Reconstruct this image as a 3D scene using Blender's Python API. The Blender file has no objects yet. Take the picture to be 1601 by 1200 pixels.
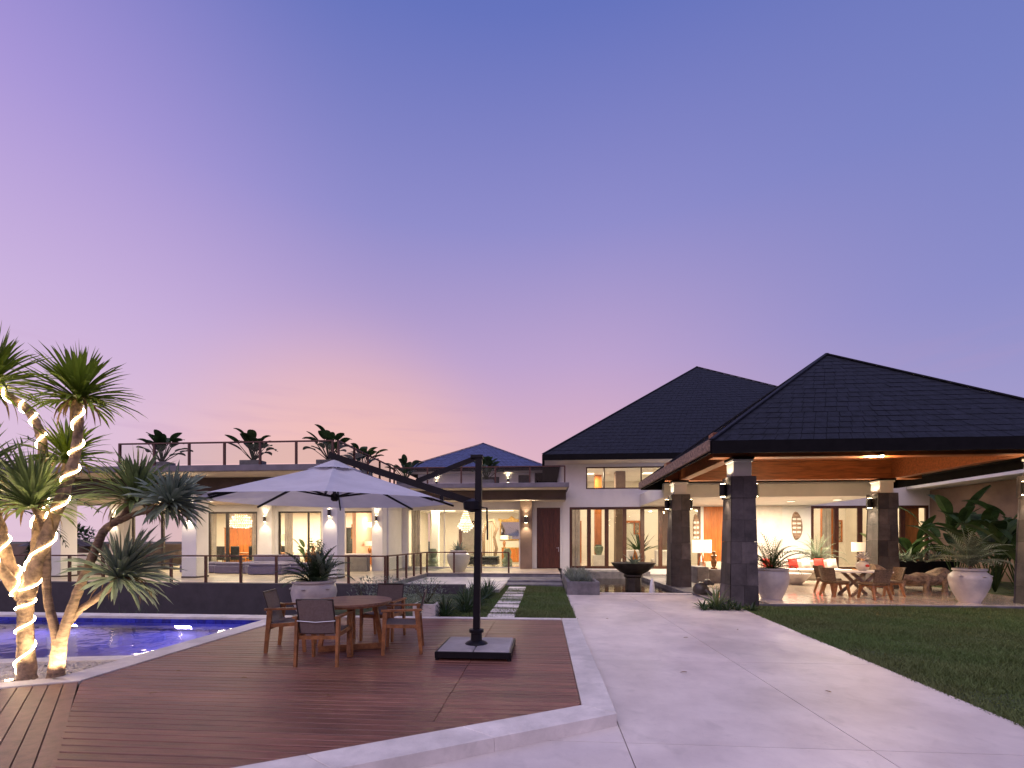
import bpy, math, random
import numpy as np
from mathutils import Vector, Matrix
random.seed(7); rnd = random.random
def U(a, b): return a + (b - a) * rnd()
SC = bpy.context.scene
COL = SC.collection
# ------------------------------------------------------------------ camera
CZ = 1.64; YAW = math.atan(49.5 / 700)
cam_d = bpy.data.cameras.new('camera'); cam = bpy.data.objects.new('camera', cam_d); COL.objects.link(cam)
cam.location = (0, 0, CZ); cam.rotation_euler = (math.pi / 2, 0, YAW)
cam_d.sensor_width = 36; cam_d.lens = 700 / 1601 * 36; cam_d.shift_y = 246 / 1601
cam_d.clip_start = 0.05; cam_d.clip_end = 6000
SC.camera = cam
# ------------------------------------------------------------------ world: dusk sky
W = bpy.data.worlds.new('World'); SC.world = W; W.use_nodes = True
nt = W.node_tree; N = nt.nodes; L = nt.links
N.clear()
def s2l(c): return tuple(((v / 255 + .055) / 1.055) ** 2.4 if v > 10 else v / 3300 for v in c)
def wn(t, **k):
    n = N.new(t)
    for a, b in k.items(): setattr(n, a, b)
    return n
tc = wn('ShaderNodeTexCoord'); sep = wn('ShaderNodeSeparateXYZ'); L.new(tc.outputs['Generated'], sep.inputs[0])
asin = wn('ShaderNodeMath', operation='ARCSINE'); L.new(sep.outputs['Z'], asin.inputs[0])
el = wn('ShaderNodeMapRange'); el.inputs['From Min'].default_value = 0; el.inputs['From Max'].default_value = math.radians(60)
L.new(asin.outputs[0], el.inputs['Value'])
def ramp(stops):
    r = wn('ShaderNodeValToRGB'); e = r.color_ramp.elements
    while len(e) < len(stops): e.new(.5)
    for i, (p, c) in enumerate(stops): e[i].position = p; e[i].color = (*s2l(c), 1)
    L.new(el.outputs[0], r.inputs[0]); return r
RA = ramp([(0, (186, 168, 204)), (.2, (160, 154, 204)), (.36, (136, 140, 202)), (.6, (112, 126, 194)), (.85, (90, 110, 182)), (1, (82, 102, 176))])
RB = ramp([(0, (226, 196, 216)), (.2, (220, 192, 222)), (.36, (204, 180, 224)), (.6, (176, 154, 220)), (.85, (140, 128, 208)), (1, (120, 116, 200))])
RC = ramp([(0, (238, 190, 190)), (.2, (220, 178, 198)), (.36, (190, 164, 207)), (.58, (145, 142, 204)), (.83, (102, 116, 190)), (1, (86, 104, 182))])
def mp(src, a, b):
    m = wn('ShaderNodeMapRange', interpolation_type='SMOOTHSTEP'); m.inputs['From Min'].default_value = a; m.inputs['From Max'].default_value = b
    L.new(src, m.inputs['Value']); return m
def mixc(f, a, b):
    m = wn('ShaderNodeMix', data_type='RGBA'); L.new(f, m.inputs[0]); L.new(a, m.inputs[6]); L.new(b, m.inputs[7]); return m.outputs[2]
c1 = mixc(mp(sep.outputs['X'], .05, .75).outputs[0], RC.outputs[0], RA.outputs[0])
c2 = mixc(mp(sep.outputs['X'], -.25, -.85).outputs[0], c1, RB.outputs[0])
gd = Vector((math.sin(math.radians(-24)) * math.cos(math.radians(5)), math.cos(math.radians(-24)) * math.cos(math.radians(5)), math.sin(math.radians(3))))
dot = wn('ShaderNodeVectorMath', operation='DOT_PRODUCT'); L.new(tc.outputs['Generated'], dot.inputs[0]); dot.inputs[1].default_value = gd
gf = mp(dot.outputs['Value'], .885, 1.0)
gp = wn('ShaderNodeMath', operation='POWER'); L.new(gf.outputs[0], gp.inputs[0]); gp.inputs[1].default_value = 1.9
gs = wn('ShaderNodeMath', operation='MULTIPLY'); L.new(gp.outputs[0], gs.inputs[0]); gs.inputs[1].default_value = .72
glow = wn('ShaderNodeRGB'); glow.outputs[0].default_value = (*s2l((252, 197, 178)), 1)
c3 = mixc(gs.outputs[0], c2, glow.outputs[0])
# thin cloud streaks low over the horizon
mpn = wn('ShaderNodeMapping'); mpn.inputs['Scale'].default_value = (3, 3, 26); L.new(tc.outputs['Generated'], mpn.inputs[0])
cn = wn('ShaderNodeTexNoise'); cn.inputs['Scale'].default_value = 1.6; cn.inputs['Detail'].default_value = 5; L.new(mpn.outputs[0], cn.inputs[0])
cs = mp(cn.outputs[0], .52, .75); lowm = mp(sep.outputs['Z'], .42, .12)
cm = wn('ShaderNodeMath', operation='MULTIPLY'); L.new(cs.outputs[0], cm.inputs[0]); L.new(lowm.outputs[0], cm.inputs[1])
cm2 = wn('ShaderNodeMath', operation='MULTIPLY'); L.new(cm.outputs[0], cm2.inputs[0]); cm2.inputs[1].default_value = .24
cc = wn('ShaderNodeRGB'); cc.outputs[0].default_value = (*s2l((188, 150, 190)), 1)
c4 = mixc(cm2.outputs[0], c3, cc.outputs[0])
bg = wn('ShaderNodeBackground'); bg.inputs[1].default_value = 1.0; L.new(c4, bg.inputs[0])
wo = wn('ShaderNodeOutputWorld'); L.new(bg.outputs[0], wo.inputs[0])
# ------------------------------------------------------------------ soft last light of the sky dome, from above and the sunset side
sd = bpy.data.lights.new('sun', 'SUN'); sd.energy = 1.5; sd.angle = math.radians(80); sd.color = (1.0, .86, .97)
sun = bpy.data.objects.new('sun', sd); COL.objects.link(sun); sun.rotation_euler = (math.radians(24), math.radians(-14), 0)
SC.view_settings.view_transform = 'Standard'; SC.view_settings.look = 'None'; SC.view_settings.exposure = 0.0; SC.view_settings.gamma = 1
SC.render.engine = 'CYCLES'
SC.cycles.use_denoising = True
SC.cycles.max_bounces = 7; SC.cycles.diffuse_bounces = 3; SC.cycles.glossy_bounces = 3; SC.cycles.transparent_max_bounces = 16
SC.cycles.sample_clamp_indirect = 4; SC.cycles.caustics_reflective = False; SC.cycles.caustics_refractive = False

# ------------------------------------------------------------------ helpers
def at(px, py, Y):
    xc = (px - 800.5) / 700; c, s = math.cos(YAW), math.sin(YAW)
    vx, vy, vz = xc * c - s, xc * s + c, (846 - py) / 700
    t = Y / vy; return Vector((vx * t, Y, CZ + vz * t))
def dep(px, py, d):
    xc = (px - 800.5) / 700; c, s = math.cos(YAW), math.sin(YAW)
    return Vector(((xc * c - s) * d, (xc * s + c) * d, CZ + (846 - py) / 700 * d))
MATS = {}
def M(name, col, rough=.6, var=.12, scale=4, bump=0, bscale=30, metal=0, emit=None, estr=0, stretch=None, col2=None, objvar=0, spec=.5, trans=False, coat=0, alpha=0, stain=0, sscale=.5):
    if name in MATS: return MATS[name]
    m = bpy.data.materials.new(name); m.use_nodes = True; n = m.node_tree.nodes; l = m.node_tree.links
    b = n['Principled BSDF']; b.inputs['Roughness'].default_value = rough; b.inputs['Metallic'].default_value = metal
    b.inputs['Specular IOR Level'].default_value = spec
    if coat: b.inputs['Coat Weight'].default_value = coat; b.inputs['Coat Roughness'].default_value = .15
    tcn = n.new('ShaderNodeTexCoord'); mpp = n.new('ShaderNodeMapping'); l.new(tcn.outputs['Object'], mpp.inputs[0])
    if stretch: mpp.inputs['Scale'].default_value = stretch
    nz = n.new('ShaderNodeTexNoise'); nz.inputs['Scale'].default_value = scale; nz.inputs['Detail'].default_value = 6; nz.inputs['Roughness'].default_value = .62
    l.new(mpp.outputs[0], nz.inputs[0])
    c2 = col2 or tuple(max(0, v * (1 - 2.2 * var)) for v in col); c1 = col if col2 else tuple(min(1, v * (1 + var)) for v in col)
    cr = n.new('ShaderNodeValToRGB'); cr.color_ramp.elements[0].position = .3; cr.color_ramp.elements[1].position = .68
    cr.color_ramp.elements[0].color = (*c2, 1); cr.color_ramp.elements[1].color = (*c1, 1); l.new(nz.outputs[0], cr.inputs[0])
    out = cr.outputs[0]
    if stain:
        for sc_, st_, lo, hi in ((sscale, stain, .44, .68), (sscale * 9, stain * .5, .55, .7), (sscale * 70, stain * .45, .62, .74)):
            ns = n.new('ShaderNodeTexNoise'); ns.inputs['Scale'].default_value = sc_; ns.inputs['Detail'].default_value = 8; ns.inputs['Distortion'].default_value = .6; l.new(tcn.outputs['Object'], ns.inputs[0])
            ms = n.new('ShaderNodeMapRange'); ms.inputs['From Min'].default_value = lo; ms.inputs['From Max'].default_value = hi; ms.inputs['To Max'].default_value = st_; l.new(ns.outputs[0], ms.inputs[0])
            mc = n.new('ShaderNodeMix'); mc.data_type = 'RGBA'; l.new(ms.outputs[0], mc.inputs[0]); l.new(out, mc.inputs[6]); mc.inputs[7].default_value = (*[v * .35 for v in col], 1); out = mc.outputs[2]
    if objvar:
        oi = n.new('ShaderNodeObjectInfo'); hs = n.new('ShaderNodeHueSaturation'); mr = n.new('ShaderNodeMapRange')
        mr.inputs['To Min'].default_value = 1 - objvar; mr.inputs['To Max'].default_value = 1 + objvar
        l.new(oi.outputs['Random'], mr.inputs[0]); l.new(mr.outputs[0], hs.inputs['Value']); l.new(out, hs.inputs['Color']); out = hs.outputs[0]
    l.new(out, b.inputs['Base Color'])
    if bump:
        n2 = n.new('ShaderNodeTexNoise'); n2.inputs['Scale'].default_value = bscale; n2.inputs['Detail'].default_value = 4
        l.new(mpp.outputs[0], n2.inputs[0]); bp = n.new('ShaderNodeBump'); bp.inputs['Strength'].default_value = bump; bp.inputs['Distance'].default_value = .02
        l.new(n2.outputs[0], bp.inputs['Height']); l.new(bp.outputs[0], b.inputs['Normal'])
    if emit: b.inputs['Emission Color'].default_value = (*emit, 1); b.inputs['Emission Strength'].default_value = estr
    if trans:
        tr = n.new('ShaderNodeBsdfTranslucent'); l.new(out, tr.inputs[0]); mx = n.new('ShaderNodeMixShader'); mx.inputs[0].default_value = .3
        l.new(b.outputs[0], mx.inputs[1]); l.new(tr.outputs[0], mx.inputs[2]); l.new(mx.outputs[0], n['Material Output'].inputs[0])
    if alpha:
        ta = n.new('ShaderNodeBsdfTransparent'); ma = n.new('ShaderNodeMixShader'); ma.inputs[0].default_value = alpha; src = n['Material Output'].inputs[0].links[0].from_socket
        l.new(src, ma.inputs[1]); l.new(ta.outputs[0], ma.inputs[2]); l.new(ma.outputs[0], n['Material Output'].inputs[0])
    MATS[name] = m; return m
def glassmat(name, tint, refr=False, rough=.02, bump=0, bscale=3):
    m = bpy.data.materials.new(name); m.use_nodes = True; n = m.node_tree.nodes; l = m.node_tree.links; n.remove(n['Principled BSDF'])
    t = n.new('ShaderNodeBsdfRefraction' if refr else 'ShaderNodeBsdfTransparent'); t.inputs[0].default_value = (*tint, 1); g = n.new('ShaderNodeBsdfGlossy'); g.inputs['Roughness'].default_value = rough
    lw = n.new('ShaderNodeFresnel'); lw.inputs[0].default_value = 1.33 if bump else 1.45
    mx = n.new('ShaderNodeMixShader'); ge = n.new('ShaderNodeNewGeometry'); mm = n.new('ShaderNodeMath'); mm.operation = 'SUBTRACT'; mm.inputs[0].default_value = 1; l.new(ge.outputs['Backfacing'], mm.inputs[1])
    m2 = n.new('ShaderNodeMath'); m2.operation = 'MULTIPLY'; l.new(lw.outputs[0], m2.inputs[0]); l.new(mm.outputs[0], m2.inputs[1]); l.new(m2.outputs[0], mx.inputs[0])
    l.new(t.outputs[0], mx.inputs[1]); l.new(g.outputs[0], mx.inputs[2]); l.new(mx.outputs[0], n['Material Output'].inputs[0])
    if bump:
        tcn = n.new('ShaderNodeTexCoord'); nz = n.new('ShaderNodeTexNoise'); nz.inputs['Scale'].default_value = bscale; nz.inputs['Detail'].default_value = 2
        l.new(tcn.outputs['Object'], nz.inputs[0]); bp = n.new('ShaderNodeBump'); bp.inputs['Strength'].default_value = bump; bp.inputs['Distance'].default_value = .05
        l.new(nz.outputs[0], bp.inputs['Height']); l.new(bp.outputs[0], g.inputs['Normal']); l.new(bp.outputs[0], lw.inputs['Normal'])
    if refr: t.inputs['IOR'].default_value = 1.33; l.new(bp.outputs[0], t.inputs['Normal'])
    MATS[name] = m; return m

class MB:
    def __init__(s): s.v = []; s.f = []
    def add(s, vs, fs):
        o = len(s.v); s.v += [tuple(p) for p in vs]; s.f += [tuple(o + i for i in q) for q in fs]; return s
    def box(s, x0, x1, y0, y1, z0, z1, c=0.004):
        c = min(c, abs(x1 - x0) * .3, abs(y1 - y0) * .3, abs(z1 - z0) * .3)
        lo = (min(x0, x1), min(y0, y1), min(z0, z1)); hi = (max(x0, x1), max(y0, y1), max(z0, z1))
        vs = []; ix = {}
        for sx in (0, 1):
            for sy in (0, 1):
                for sz in (0, 1):
                    p = [(lo, hi)[k][i] for i, k in enumerate((sx, sy, sz))]; g = [1 - 2 * k for k in (sx, sy, sz)]
                    for a in range(3):
                        q = list(p)
                        for b in range(3):
                            if b != a: q[b] += g[b] * c
                        ix[(sx, sy, sz, a)] = len(vs); vs.append(q)
        fs = []
        for a in range(3):
            b, d = [i for i in range(3) if i != a]
            for k in (0, 1):
                q = []
                for (u, w) in ((0, 0), (1, 0), (1, 1), (0, 1)):
                    key = [0, 0, 0]; key[a] = k; key[b] = u; key[d] = w; q.append(ix[(*key, a)])
                fs.append(q)
            for u in (0, 1):
                for w in (0, 1):
                    k0 = [0, 0, 0]; k0[b] = u; k0[d] = w; k1 = list(k0); k1[a] = 1
                    fs.append([ix[(*k0, b)], ix[(*k1, b)], ix[(*k1, d)], ix[(*k0, d)]])
        for sx in (0, 1):
            for sy in (0, 1):
                for sz in (0, 1): fs.append([ix[(sx, sy, sz, a)] for a in range(3)])
        return s.add(vs, fs)
    def bar(s, p0, p1, w, h, w1=None, h1=None, up=(0, 0, 1)):
        p0, p1 = Vector(p0), Vector(p1); d = (p1 - p0).normalized(); u = Vector(up)
        if abs(d.dot(u)) > .97: u = Vector((0, 1, 0))
        r = d.cross(u).normalized(); u = r.cross(d); w1 = w if w1 is None else w1; h1 = h if h1 is None else h1
        vs = []
        for p, a, b in ((p0, w, h), (p1, w1, h1)):
            for sx, sy in ((-1, -1), (1, -1), (1, 1), (-1, 1)): vs.append(p + r * sx * a / 2 + u * sy * b / 2)
        return s.add(vs, [(3, 2, 1, 0), (4, 5, 6, 7), (0, 1, 5, 4), (1, 2, 6, 5), (2, 3, 7, 6), (3, 0, 4, 7)])
    def tube(s, pts, rad, n=8, cap=True):
        pts = [Vector(p) for p in pts]; k = len(pts)
        if not hasattr(rad, '__len__'): rad = [rad] * k
        vs = []; prev = None
        for i, p in enumerate(pts):
            d = (pts[min(i + 1, k - 1)] - pts[max(i - 1, 0)]).normalized()
            if prev is None:
                a = Vector((0, 0, 1)) if abs(d.z) < .9 else Vector((1, 0, 0)); r = d.cross(a).normalized()
            else: r = (prev - d * prev.dot(d)).normalized()
            prev = r; u = d.cross(r)
            for j in range(n):
                t = 2 * math.pi * j / n; vs.append(p + (r * math.cos(t) + u * math.sin(t)) * rad[i])
        fs = [(i * n + j, i * n + (j + 1) % n, (i + 1) * n + (j + 1) % n, (i + 1) * n + j) for i in range(k - 1) for j in range(n)]
        if cap: fs += [tuple(range(n - 1, -1, -1)), tuple((k - 1) * n + j for j in range(n))]
        return s.add(vs, fs)
    def lathe(s, prof, c=(0, 0, 0), n=28, sq=None):
        vs = []; k = len(prof)
        for r, z in prof:
            for j in range(n):
                t = 2 * math.pi * j / n; vs.append((c[0] + r * math.cos(t), c[1] + r * math.sin(t), c[2] + z))
        fs = [(i * n + j, i * n + (j + 1) % n, (i + 1) * n + (j + 1) % n, (i + 1) * n + j) for i in range(k - 1) for j in range(n)]
        fs += [tuple(range(n - 1, -1, -1)), tuple((k - 1) * n + j for j in range(n))]
        return s.add(vs, fs)
    def prism(s, poly, z0, z1, c=0.004):
        n = len(poly); P = [Vector((p[0], p[1])) for p in poly]
        A = sum(P[i].x * P[(i + 1) % n].y - P[(i + 1) % n].x * P[i].y for i in range(n))
        if A < 0: P.reverse()
        ins = []
        for i in range(n):
            a, b, d = P[i - 1], P[i], P[(i + 1) % n]; e1 = (b - a).normalized(); e2 = (d - b).normalized()
            n1 = Vector((-e1.y, e1.x)); n2 = Vector((-e2.y, e2.x)); m = (n1 + n2); m = m / max(.3, m.length_squared) * 2
            ins.append(b + m * c)
        vs = [(p.x, p.y, z0) for p in P] + [(p.x, p.y, z1 - c) for p in P] + [(p.x, p.y, z1) for p in ins]
        fs = [tuple(range(n - 1, -1, -1)), tuple(range(2 * n, 3 * n))]
        for k in (0, 1): fs += [(k * n + i, k * n + (i + 1) % n, (k + 1) * n + (i + 1) % n, (k + 1) * n + i) for i in range(n)]
        return s.add(vs, fs)
    def strip(s, base, d, up, ln, w, droop=.3, seg=5, fold=.25, prof=None):
        """a leaf blade: two rows of quads folded at the midrib, bending down under its weight"""
        p = Vector(base); d = Vector(d).normalized(); u = Vector(up)
        vs = []
        for i in range(seg + 1):
            t = i / seg
            r = d.cross(u);
            if r.length < 1e-3: r = Vector((1, 0, 0))
            r.normalize(); uu = r.cross(d)
            ww = w * (prof(t) if prof else (math.sin(math.pi * min(1, .22 + .78 * t)) ** .7 if t < 1 else 0.02))
            vs += [p - r * ww / 2 + uu * ww * fold, p, p + r * ww / 2 + uu * ww * fold]
            p = p + d * ln / seg
            d = (d + Vector((0, 0, -1)) * droop / seg * (1 + t)).normalized()
        fs = []
        for i in range(seg):
            a = i * 3; fs += [(a, a + 1, a + 4, a + 3), (a + 1, a + 2, a + 5, a + 4)]
        return s.add(vs, fs)
    def build(s, name, mat, parent=None, smooth=False, thick=0):
        me = bpy.data.meshes.new(name); me.from_pydata(s.v, [], s.f); me.validate(); me.update()
        me.materials.append(MATS[mat] if isinstance(mat, str) else mat)
        if smooth: me.polygons.foreach_set('use_smooth', [True] * len(me.polygons)); me.set_sharp_from_angle(angle=math.radians(40))
        o = bpy.data.objects.new(name, me); COL.objects.link(o)
        if parent: par(o, parent)
        return o
def par(o, parent):
    o.parent = parent
    o.matrix_parent_inverse = Matrix.Translation(-parent.location) if parent.type == 'EMPTY' else Matrix.Identity(4)
def tag(o, label, cat=None, group=None, kind=None):
    o['label'] = label
    if cat: o['category'] = cat
    if group: o['group'] = group
    if kind: o['kind'] = kind
    return o
def T(name, label, cat, loc=(0, 0, 0), group=None, kind=None):
    o = bpy.data.objects.new(name, None); COL.objects.link(o); o.location = loc; o.empty_display_size = .2
    return tag(o, label, cat, group, kind)
def copy_tree(o, parent=None):
    c = o.copy(); COL.objects.link(c); c.parent = parent
    if parent: c.matrix_parent_inverse = o.matrix_parent_inverse.copy()
    for ch in list(o.children): copy_tree(ch, c)
    return c
def lamp(kind, loc, power, parent, color=(1, .72, .42), size=.1, rot=(0, 0, 0), spot=None, sy=None):
    d = bpy.data.lights.new('lamp_light', kind); d.energy = power; d.color = color
    if kind == 'AREA':
        d.size = size
        if sy: d.shape = 'RECTANGLE'; d.size_y = sy
    else: d.shadow_soft_size = size
    if spot: d.spot_size = math.radians(spot); d.spot_blend = .7
    o = bpy.data.objects.new('lamp_light', d); COL.objects.link(o); o.location = loc; o.rotation_euler = rot
    par(o, parent); return o
# ------------------------------------------------------------------ materials
M('deck_wood', (.235, .094, .062), .33, .25, 3, .25, 40, stain=.35, sscale=.7, stretch=(.6, 9, 9), objvar=.22)
M('strip_wood', (.24, .115, .08), .4, .22, 3, .25, 40, stain=.3, sscale=.8, stretch=(3, 3, 9), objvar=.2)
M('limestone', (.72, .66, .60), .55, .12, 2.5, .12, 60, objvar=.06, stain=.3, sscale=.9)
M('drive_stone', (.76, .67, .60), .5, .0, 1.3, .25, 9, col2=(.56, .48, .44), objvar=.05, stain=.38, sscale=.42)
M('lawn_soil', (.05, .07, .022), .95, .35, 6, .6, 60)
M('grass', (.085, .15, .03), .8, .3, .55, col2=(.13, .145, .045), stain=.2, sscale=1.3)
M('far_ground', (.05, .06, .035), .95, .3, .2)
M('white_wall', (.78, .76, .73), .75, .035, 1.2, .04, 80, stain=.06, sscale=.5)
M('cream_wall', (.78, .72, .63), .8, .03, 1.0)
M('dark_wall', (.055, .046, .055), .7, .18, 1.4, .1, 40)
M('brown_band', (.10, .072, .06), .7, .15, 1.2)
M('brown_wall', (.22, .15, .11), .8, .16, .8, .1, 30)
M('slab_edge', (.20, .18, .20), .7, .12, 2)
M('soffit', (.68, .60, .50), .8, .04, 1)
M('terrace_tile', (.56, .46, .35), .35, .15, 1.5, objvar=.06)
M('patio_marble', (.66, .56, .46), .12, .10, 1.8, objvar=.05, coat=.3)
M('rail_wood', (.10, .034, .022), .4, .25, 6, stretch=(4, 4, 1))
M('door_wood', (.085, .022, .012), .38, .3, 4, .1, 30, stretch=(8, 8, .6), objvar=.15)
M('frame_wood', (.075, .026, .014), .42, .25, 5, stretch=(4, 4, 1))
M('orange_wood', (.42, .13, .025), .35, .2, 2.5, stretch=(5, 5, .6))
M('ceiling_wood', (.30, .095, .032), .45, .25, 2.5, stretch=(.6, 6, 6), objvar=.15)
M('roof_tile', (.012, .013, .022), .7, .28, 5, .5, 18, objvar=.1, spec=.25)
M('fascia_wood', (.007, .006, .007), .7, .2, 4, spec=.12)
M('column_stone', (.085, .072, .070), .55, .28, 2.2, .3, 18, objvar=.45)
M('base_slab', (.36, .33, .33), .6, .12, 3, .1, 20, stain=.2, sscale=2)
M('grey_stone', (.17, .16, .17), .7, .22, 3, .3, 25)
M('black_metal', (.008, .007, .010), .45, .2, 8, spec=.22)
M('bronze_metal', (.06, .05, .045), .4, .15, 8, metal=.4)
M('steel', (.5, .5, .52), .3, .05, 8, metal=.9)
M('canvas', (.66, .65, .70), .85, .05, 3, .25, 5, trans=True, stain=.08, sscale=.8)
M('dead_leaf', (.30, .19, .09), .8, .3, 4, trans=True)
M('teak', (.36, .15, .05), .42, .25, 4, .1, 40, stretch=(3, 3, 3), objvar=.12)
M('table_teak', (.30, .15, .085), .45, .25, 3, .1, 40, stretch=(1, 10, 10), objvar=.1)
M('weathered_wood', (.30, .20, .14), .8, .35, 3, .8, 12, stretch=(1, 4, 4))
M('root_trunk', (.36, .26, .18), .85, .35, 7, 1.0, 22)
M('ceramic', (.62, .57, .54), .35, .16, 2.2, .1, 10, col2=(.36, .33, .35))
M('glazed', (.66, .60, .50), .12, .05, 2, coat=.5)
M('bronze_pot', (.055, .045, .035), .4, .3, 4, .2, 12)
M('bark', (.27, .175, .115), .8, .3, 9, .7, 30, stretch=(1, 1, 3))
M('bark_pale', (.40, .27, .17), .8, .35, 10, .9, 26)
M('leaf_strap', (.20, .27, .095), .42, .3, 2.5, trans=True)
M('leaf_lit', (.22, .31, .03), .42, .3, 2.5, trans=True)  # rope light's glow put into the colour: brighter, yellower than leaf_strap
M('leaf_grey', (.27, .33, .235), .5, .25, 2.5, trans=True)
M('leaf_dark', (.036, .07, .020), .5, .3, 3, trans=True, spec=.2)
M('leaf_palm', (.045, .085, .03), .4, .3, 3, trans=True)
M('leaf_silver', (.20, .235, .19), .55, .2, 4, trans=True)
M('stem', (.09, .09, .04), .6, .3, 5)
M('pebble', (.62, .56, .50), .6, .3, 3, col2=(.34, .30, .27))
M('sofa_purple', (.17, .15, .26), .8, .1, 3)
M('cushion_white', (.78, .72, .66), .85, .06, 3, .1, 30)
M('cushion_red', (.62, .03, .02), .8, .15, 3, .1, 30)
M('fabric_grey', (.24, .215, .19), .85, .1, 5, .1, 90)
M('wicker', (.20, .13, .075), .7, .35, 30, .5, 80)
M('gold', (.52, .30, .07), .35, .3, 8, metal=.5)
M('antique_wood', (.36, .15, .035), .4, .35, 7)
M('mirror', (.55, .58, .6), .05, .02, 2, metal=1)
M('art', (.35, .28, .2), .7, .6, 9)
M('dark_stuff', (.03, .035, .04), .5, .4, 5)
M('flower', (.75, .72, .68), .6, .15, 6)
M('rope_glow', (1, .9, .7), .5, 0, 1, emit=(1, .76, .44), estr=38)
M('bulb', (1, .9, .7), .5, 0, 1, emit=(1, .78, .46), estr=30)
M('panel_glow', (1, .9, .75), .5, 0, 1, emit=(1, .83, .58), estr=2.5)
M('crystal', (1, .95, .85), .2, 0, 1, emit=(1, .90, .70), estr=1.7)
M('shade_glow', (.9, .8, .65), .7, 0, 1, emit=(1, .80, .55), estr=.42)
M('pool_tile', (.20, .22, .55), .3, .12, 5)
M('blue_tile', (.02, .03, .40), .25, .2, 9, objvar=.3)
M('pond_stone', (.035, .030, .026), .5, .3, 4)
M('foam', (.8, .8, .8), .6, .1, 8)
M('sling', (.24, .19, .17), .7, .1, 40, .2, 300, alpha=.22)
glassmat('glass', (.93, .95, .93)); glassmat('pool_water', (.80, .82, 1), True, bump=.16, bscale=2.6); glassmat('pond_water', (.55, .5, .42), bump=.1, bscale=5)

# ------------------------------------------------------------------ ground
o = MB().add([(-4000, -300, -1.2), (4000, -300, -1.2), (4000, 5000, -1.2), (-4000, 5000, -1.2)], [(0, 1, 2, 3)]).build('ground', 'far_ground')
tag(o, 'low dark ground around the villa reaching to the horizon', 'ground', kind='structure')

# driveway of large pale slabs
DR = T('driveway', 'pale stone driveway of large slabs leading to the pavilion', 'driveway', (2.6, 6, -.11), kind='structure')
def dr_x(y): return 4.17 + (y - .1) * .0822
ys = [-1.5, 1.2, 3.95, 6.7, 9.45, 12.2, 14.95]
g = .004
for i in range(len(ys) - 1):
    a, b = ys[i] + g, ys[i + 1] - g
    xl = [-4.5, -1.9, .71, 2.75] if b < 4 else [.71, 2.75]
    if i == 2: xl = [-1.9, .71, 2.75]
    for k, x0 in enumerate(xl):
        x1 = xl[k + 1] - g if k + 1 < len(xl) else None
        if x1 is None: poly = [(x0 + g, a), (dr_x(a), a), (dr_x(b), b), (x0 + g, b)]
        else: poly = [(x0 + g, a), (x1, a), (x1, b), (x0 + g, b)]
        MB().prism(poly, -.3, -.11, .002).build('slab', 'drive_stone', DR)

# ------------------------------------------------------------------ deck
DK = T('deck', 'red brown timber deck of narrow planks beside the pool', 'deck', (-2.5, 6, 0), kind='structure')
kd = Vector((.878, .478)); kn = Vector((-.478, .878))
def right_x(y):
    return .38 if y > 4.5 else .38 + (y - 4.5) * kd.x / kd.y
def left_x(y):
    return -5.42 if y > 4.88 else -5.42 + (4.88 - y) * .98
pw = .112; y = 2.0; i = 0
while y < 9.36:
    y0, y1 = y + .006, min(y + pw - .006, 9.37)
    l0, l1, r0, r1 = left_x(y0) + .006, left_x(y1) + .006, right_x(y0) - .006, right_x(y1) - .006
    cut = -1.0 + (-.75 if i % 2 else 0) * 0 + U(-.004, .004)
    dz = U(-.0015, .0015)
    if r0 > cut + .3:
        MB().prism([(l0, y0), (cut - .002, y0), (cut - .002, y1), (l1, y1)], -.03, dz, .005).build('plank', 'deck_wood', DK)
        MB().prism([(cut + .002, y0), (r0, y0), (r1, y1), (cut + .002, y1)], -.03, U(-.0015, .0015), .005).build('plank', 'deck_wood', DK)
    elif r0 > l0 + .05:
        MB().prism([(l0, y0), (r0, y0), (r1, y1), (l1, y1)], -.03, dz, .005).build('plank', 'deck_wood', DK)
    y += pw; i += 1
MB().prism([(-5.4, 9.38), (.38, 9.38), (.38, 4.5), (-4.2, 2.0), (-2.5, 2.0), (-5.4, 4.88)], -.2, -.032, .0).build('subfloor', 'fascia_wood', DK)
# diagonal strip of planks
u = Vector((.7141, -.70)); v = Vector((-.70, -.7141)); A = Vector((-5.43, 4.87)); cd = Vector((-.9, -.436))
k = 0
for k in range(14):
    v0, v1 = k * .125 + .004, (k + 1) * .125 - .003
    def start(vv): # where the plank row meets the coping line A + s*cd
        s = vv / cd.dot(v); return A + cd * s + u * .012
    p0, p1 = start(v0), start(v1)
    e0 = A + v * v0 + u * 6; e1 = A + v * v1 + u * 6
    MB().prism([p0, e0, e1, p1], -.03, U(-.001, .001), .003).build('plank', 'strip_wood', DK)
MB().prism([A + cd * .0, A + u * 6, A + u * 6 + v * 1.9, A + cd * 2.2], -.2, -.034, 0).build('subfloor', 'fascia_wood', DK)
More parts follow.
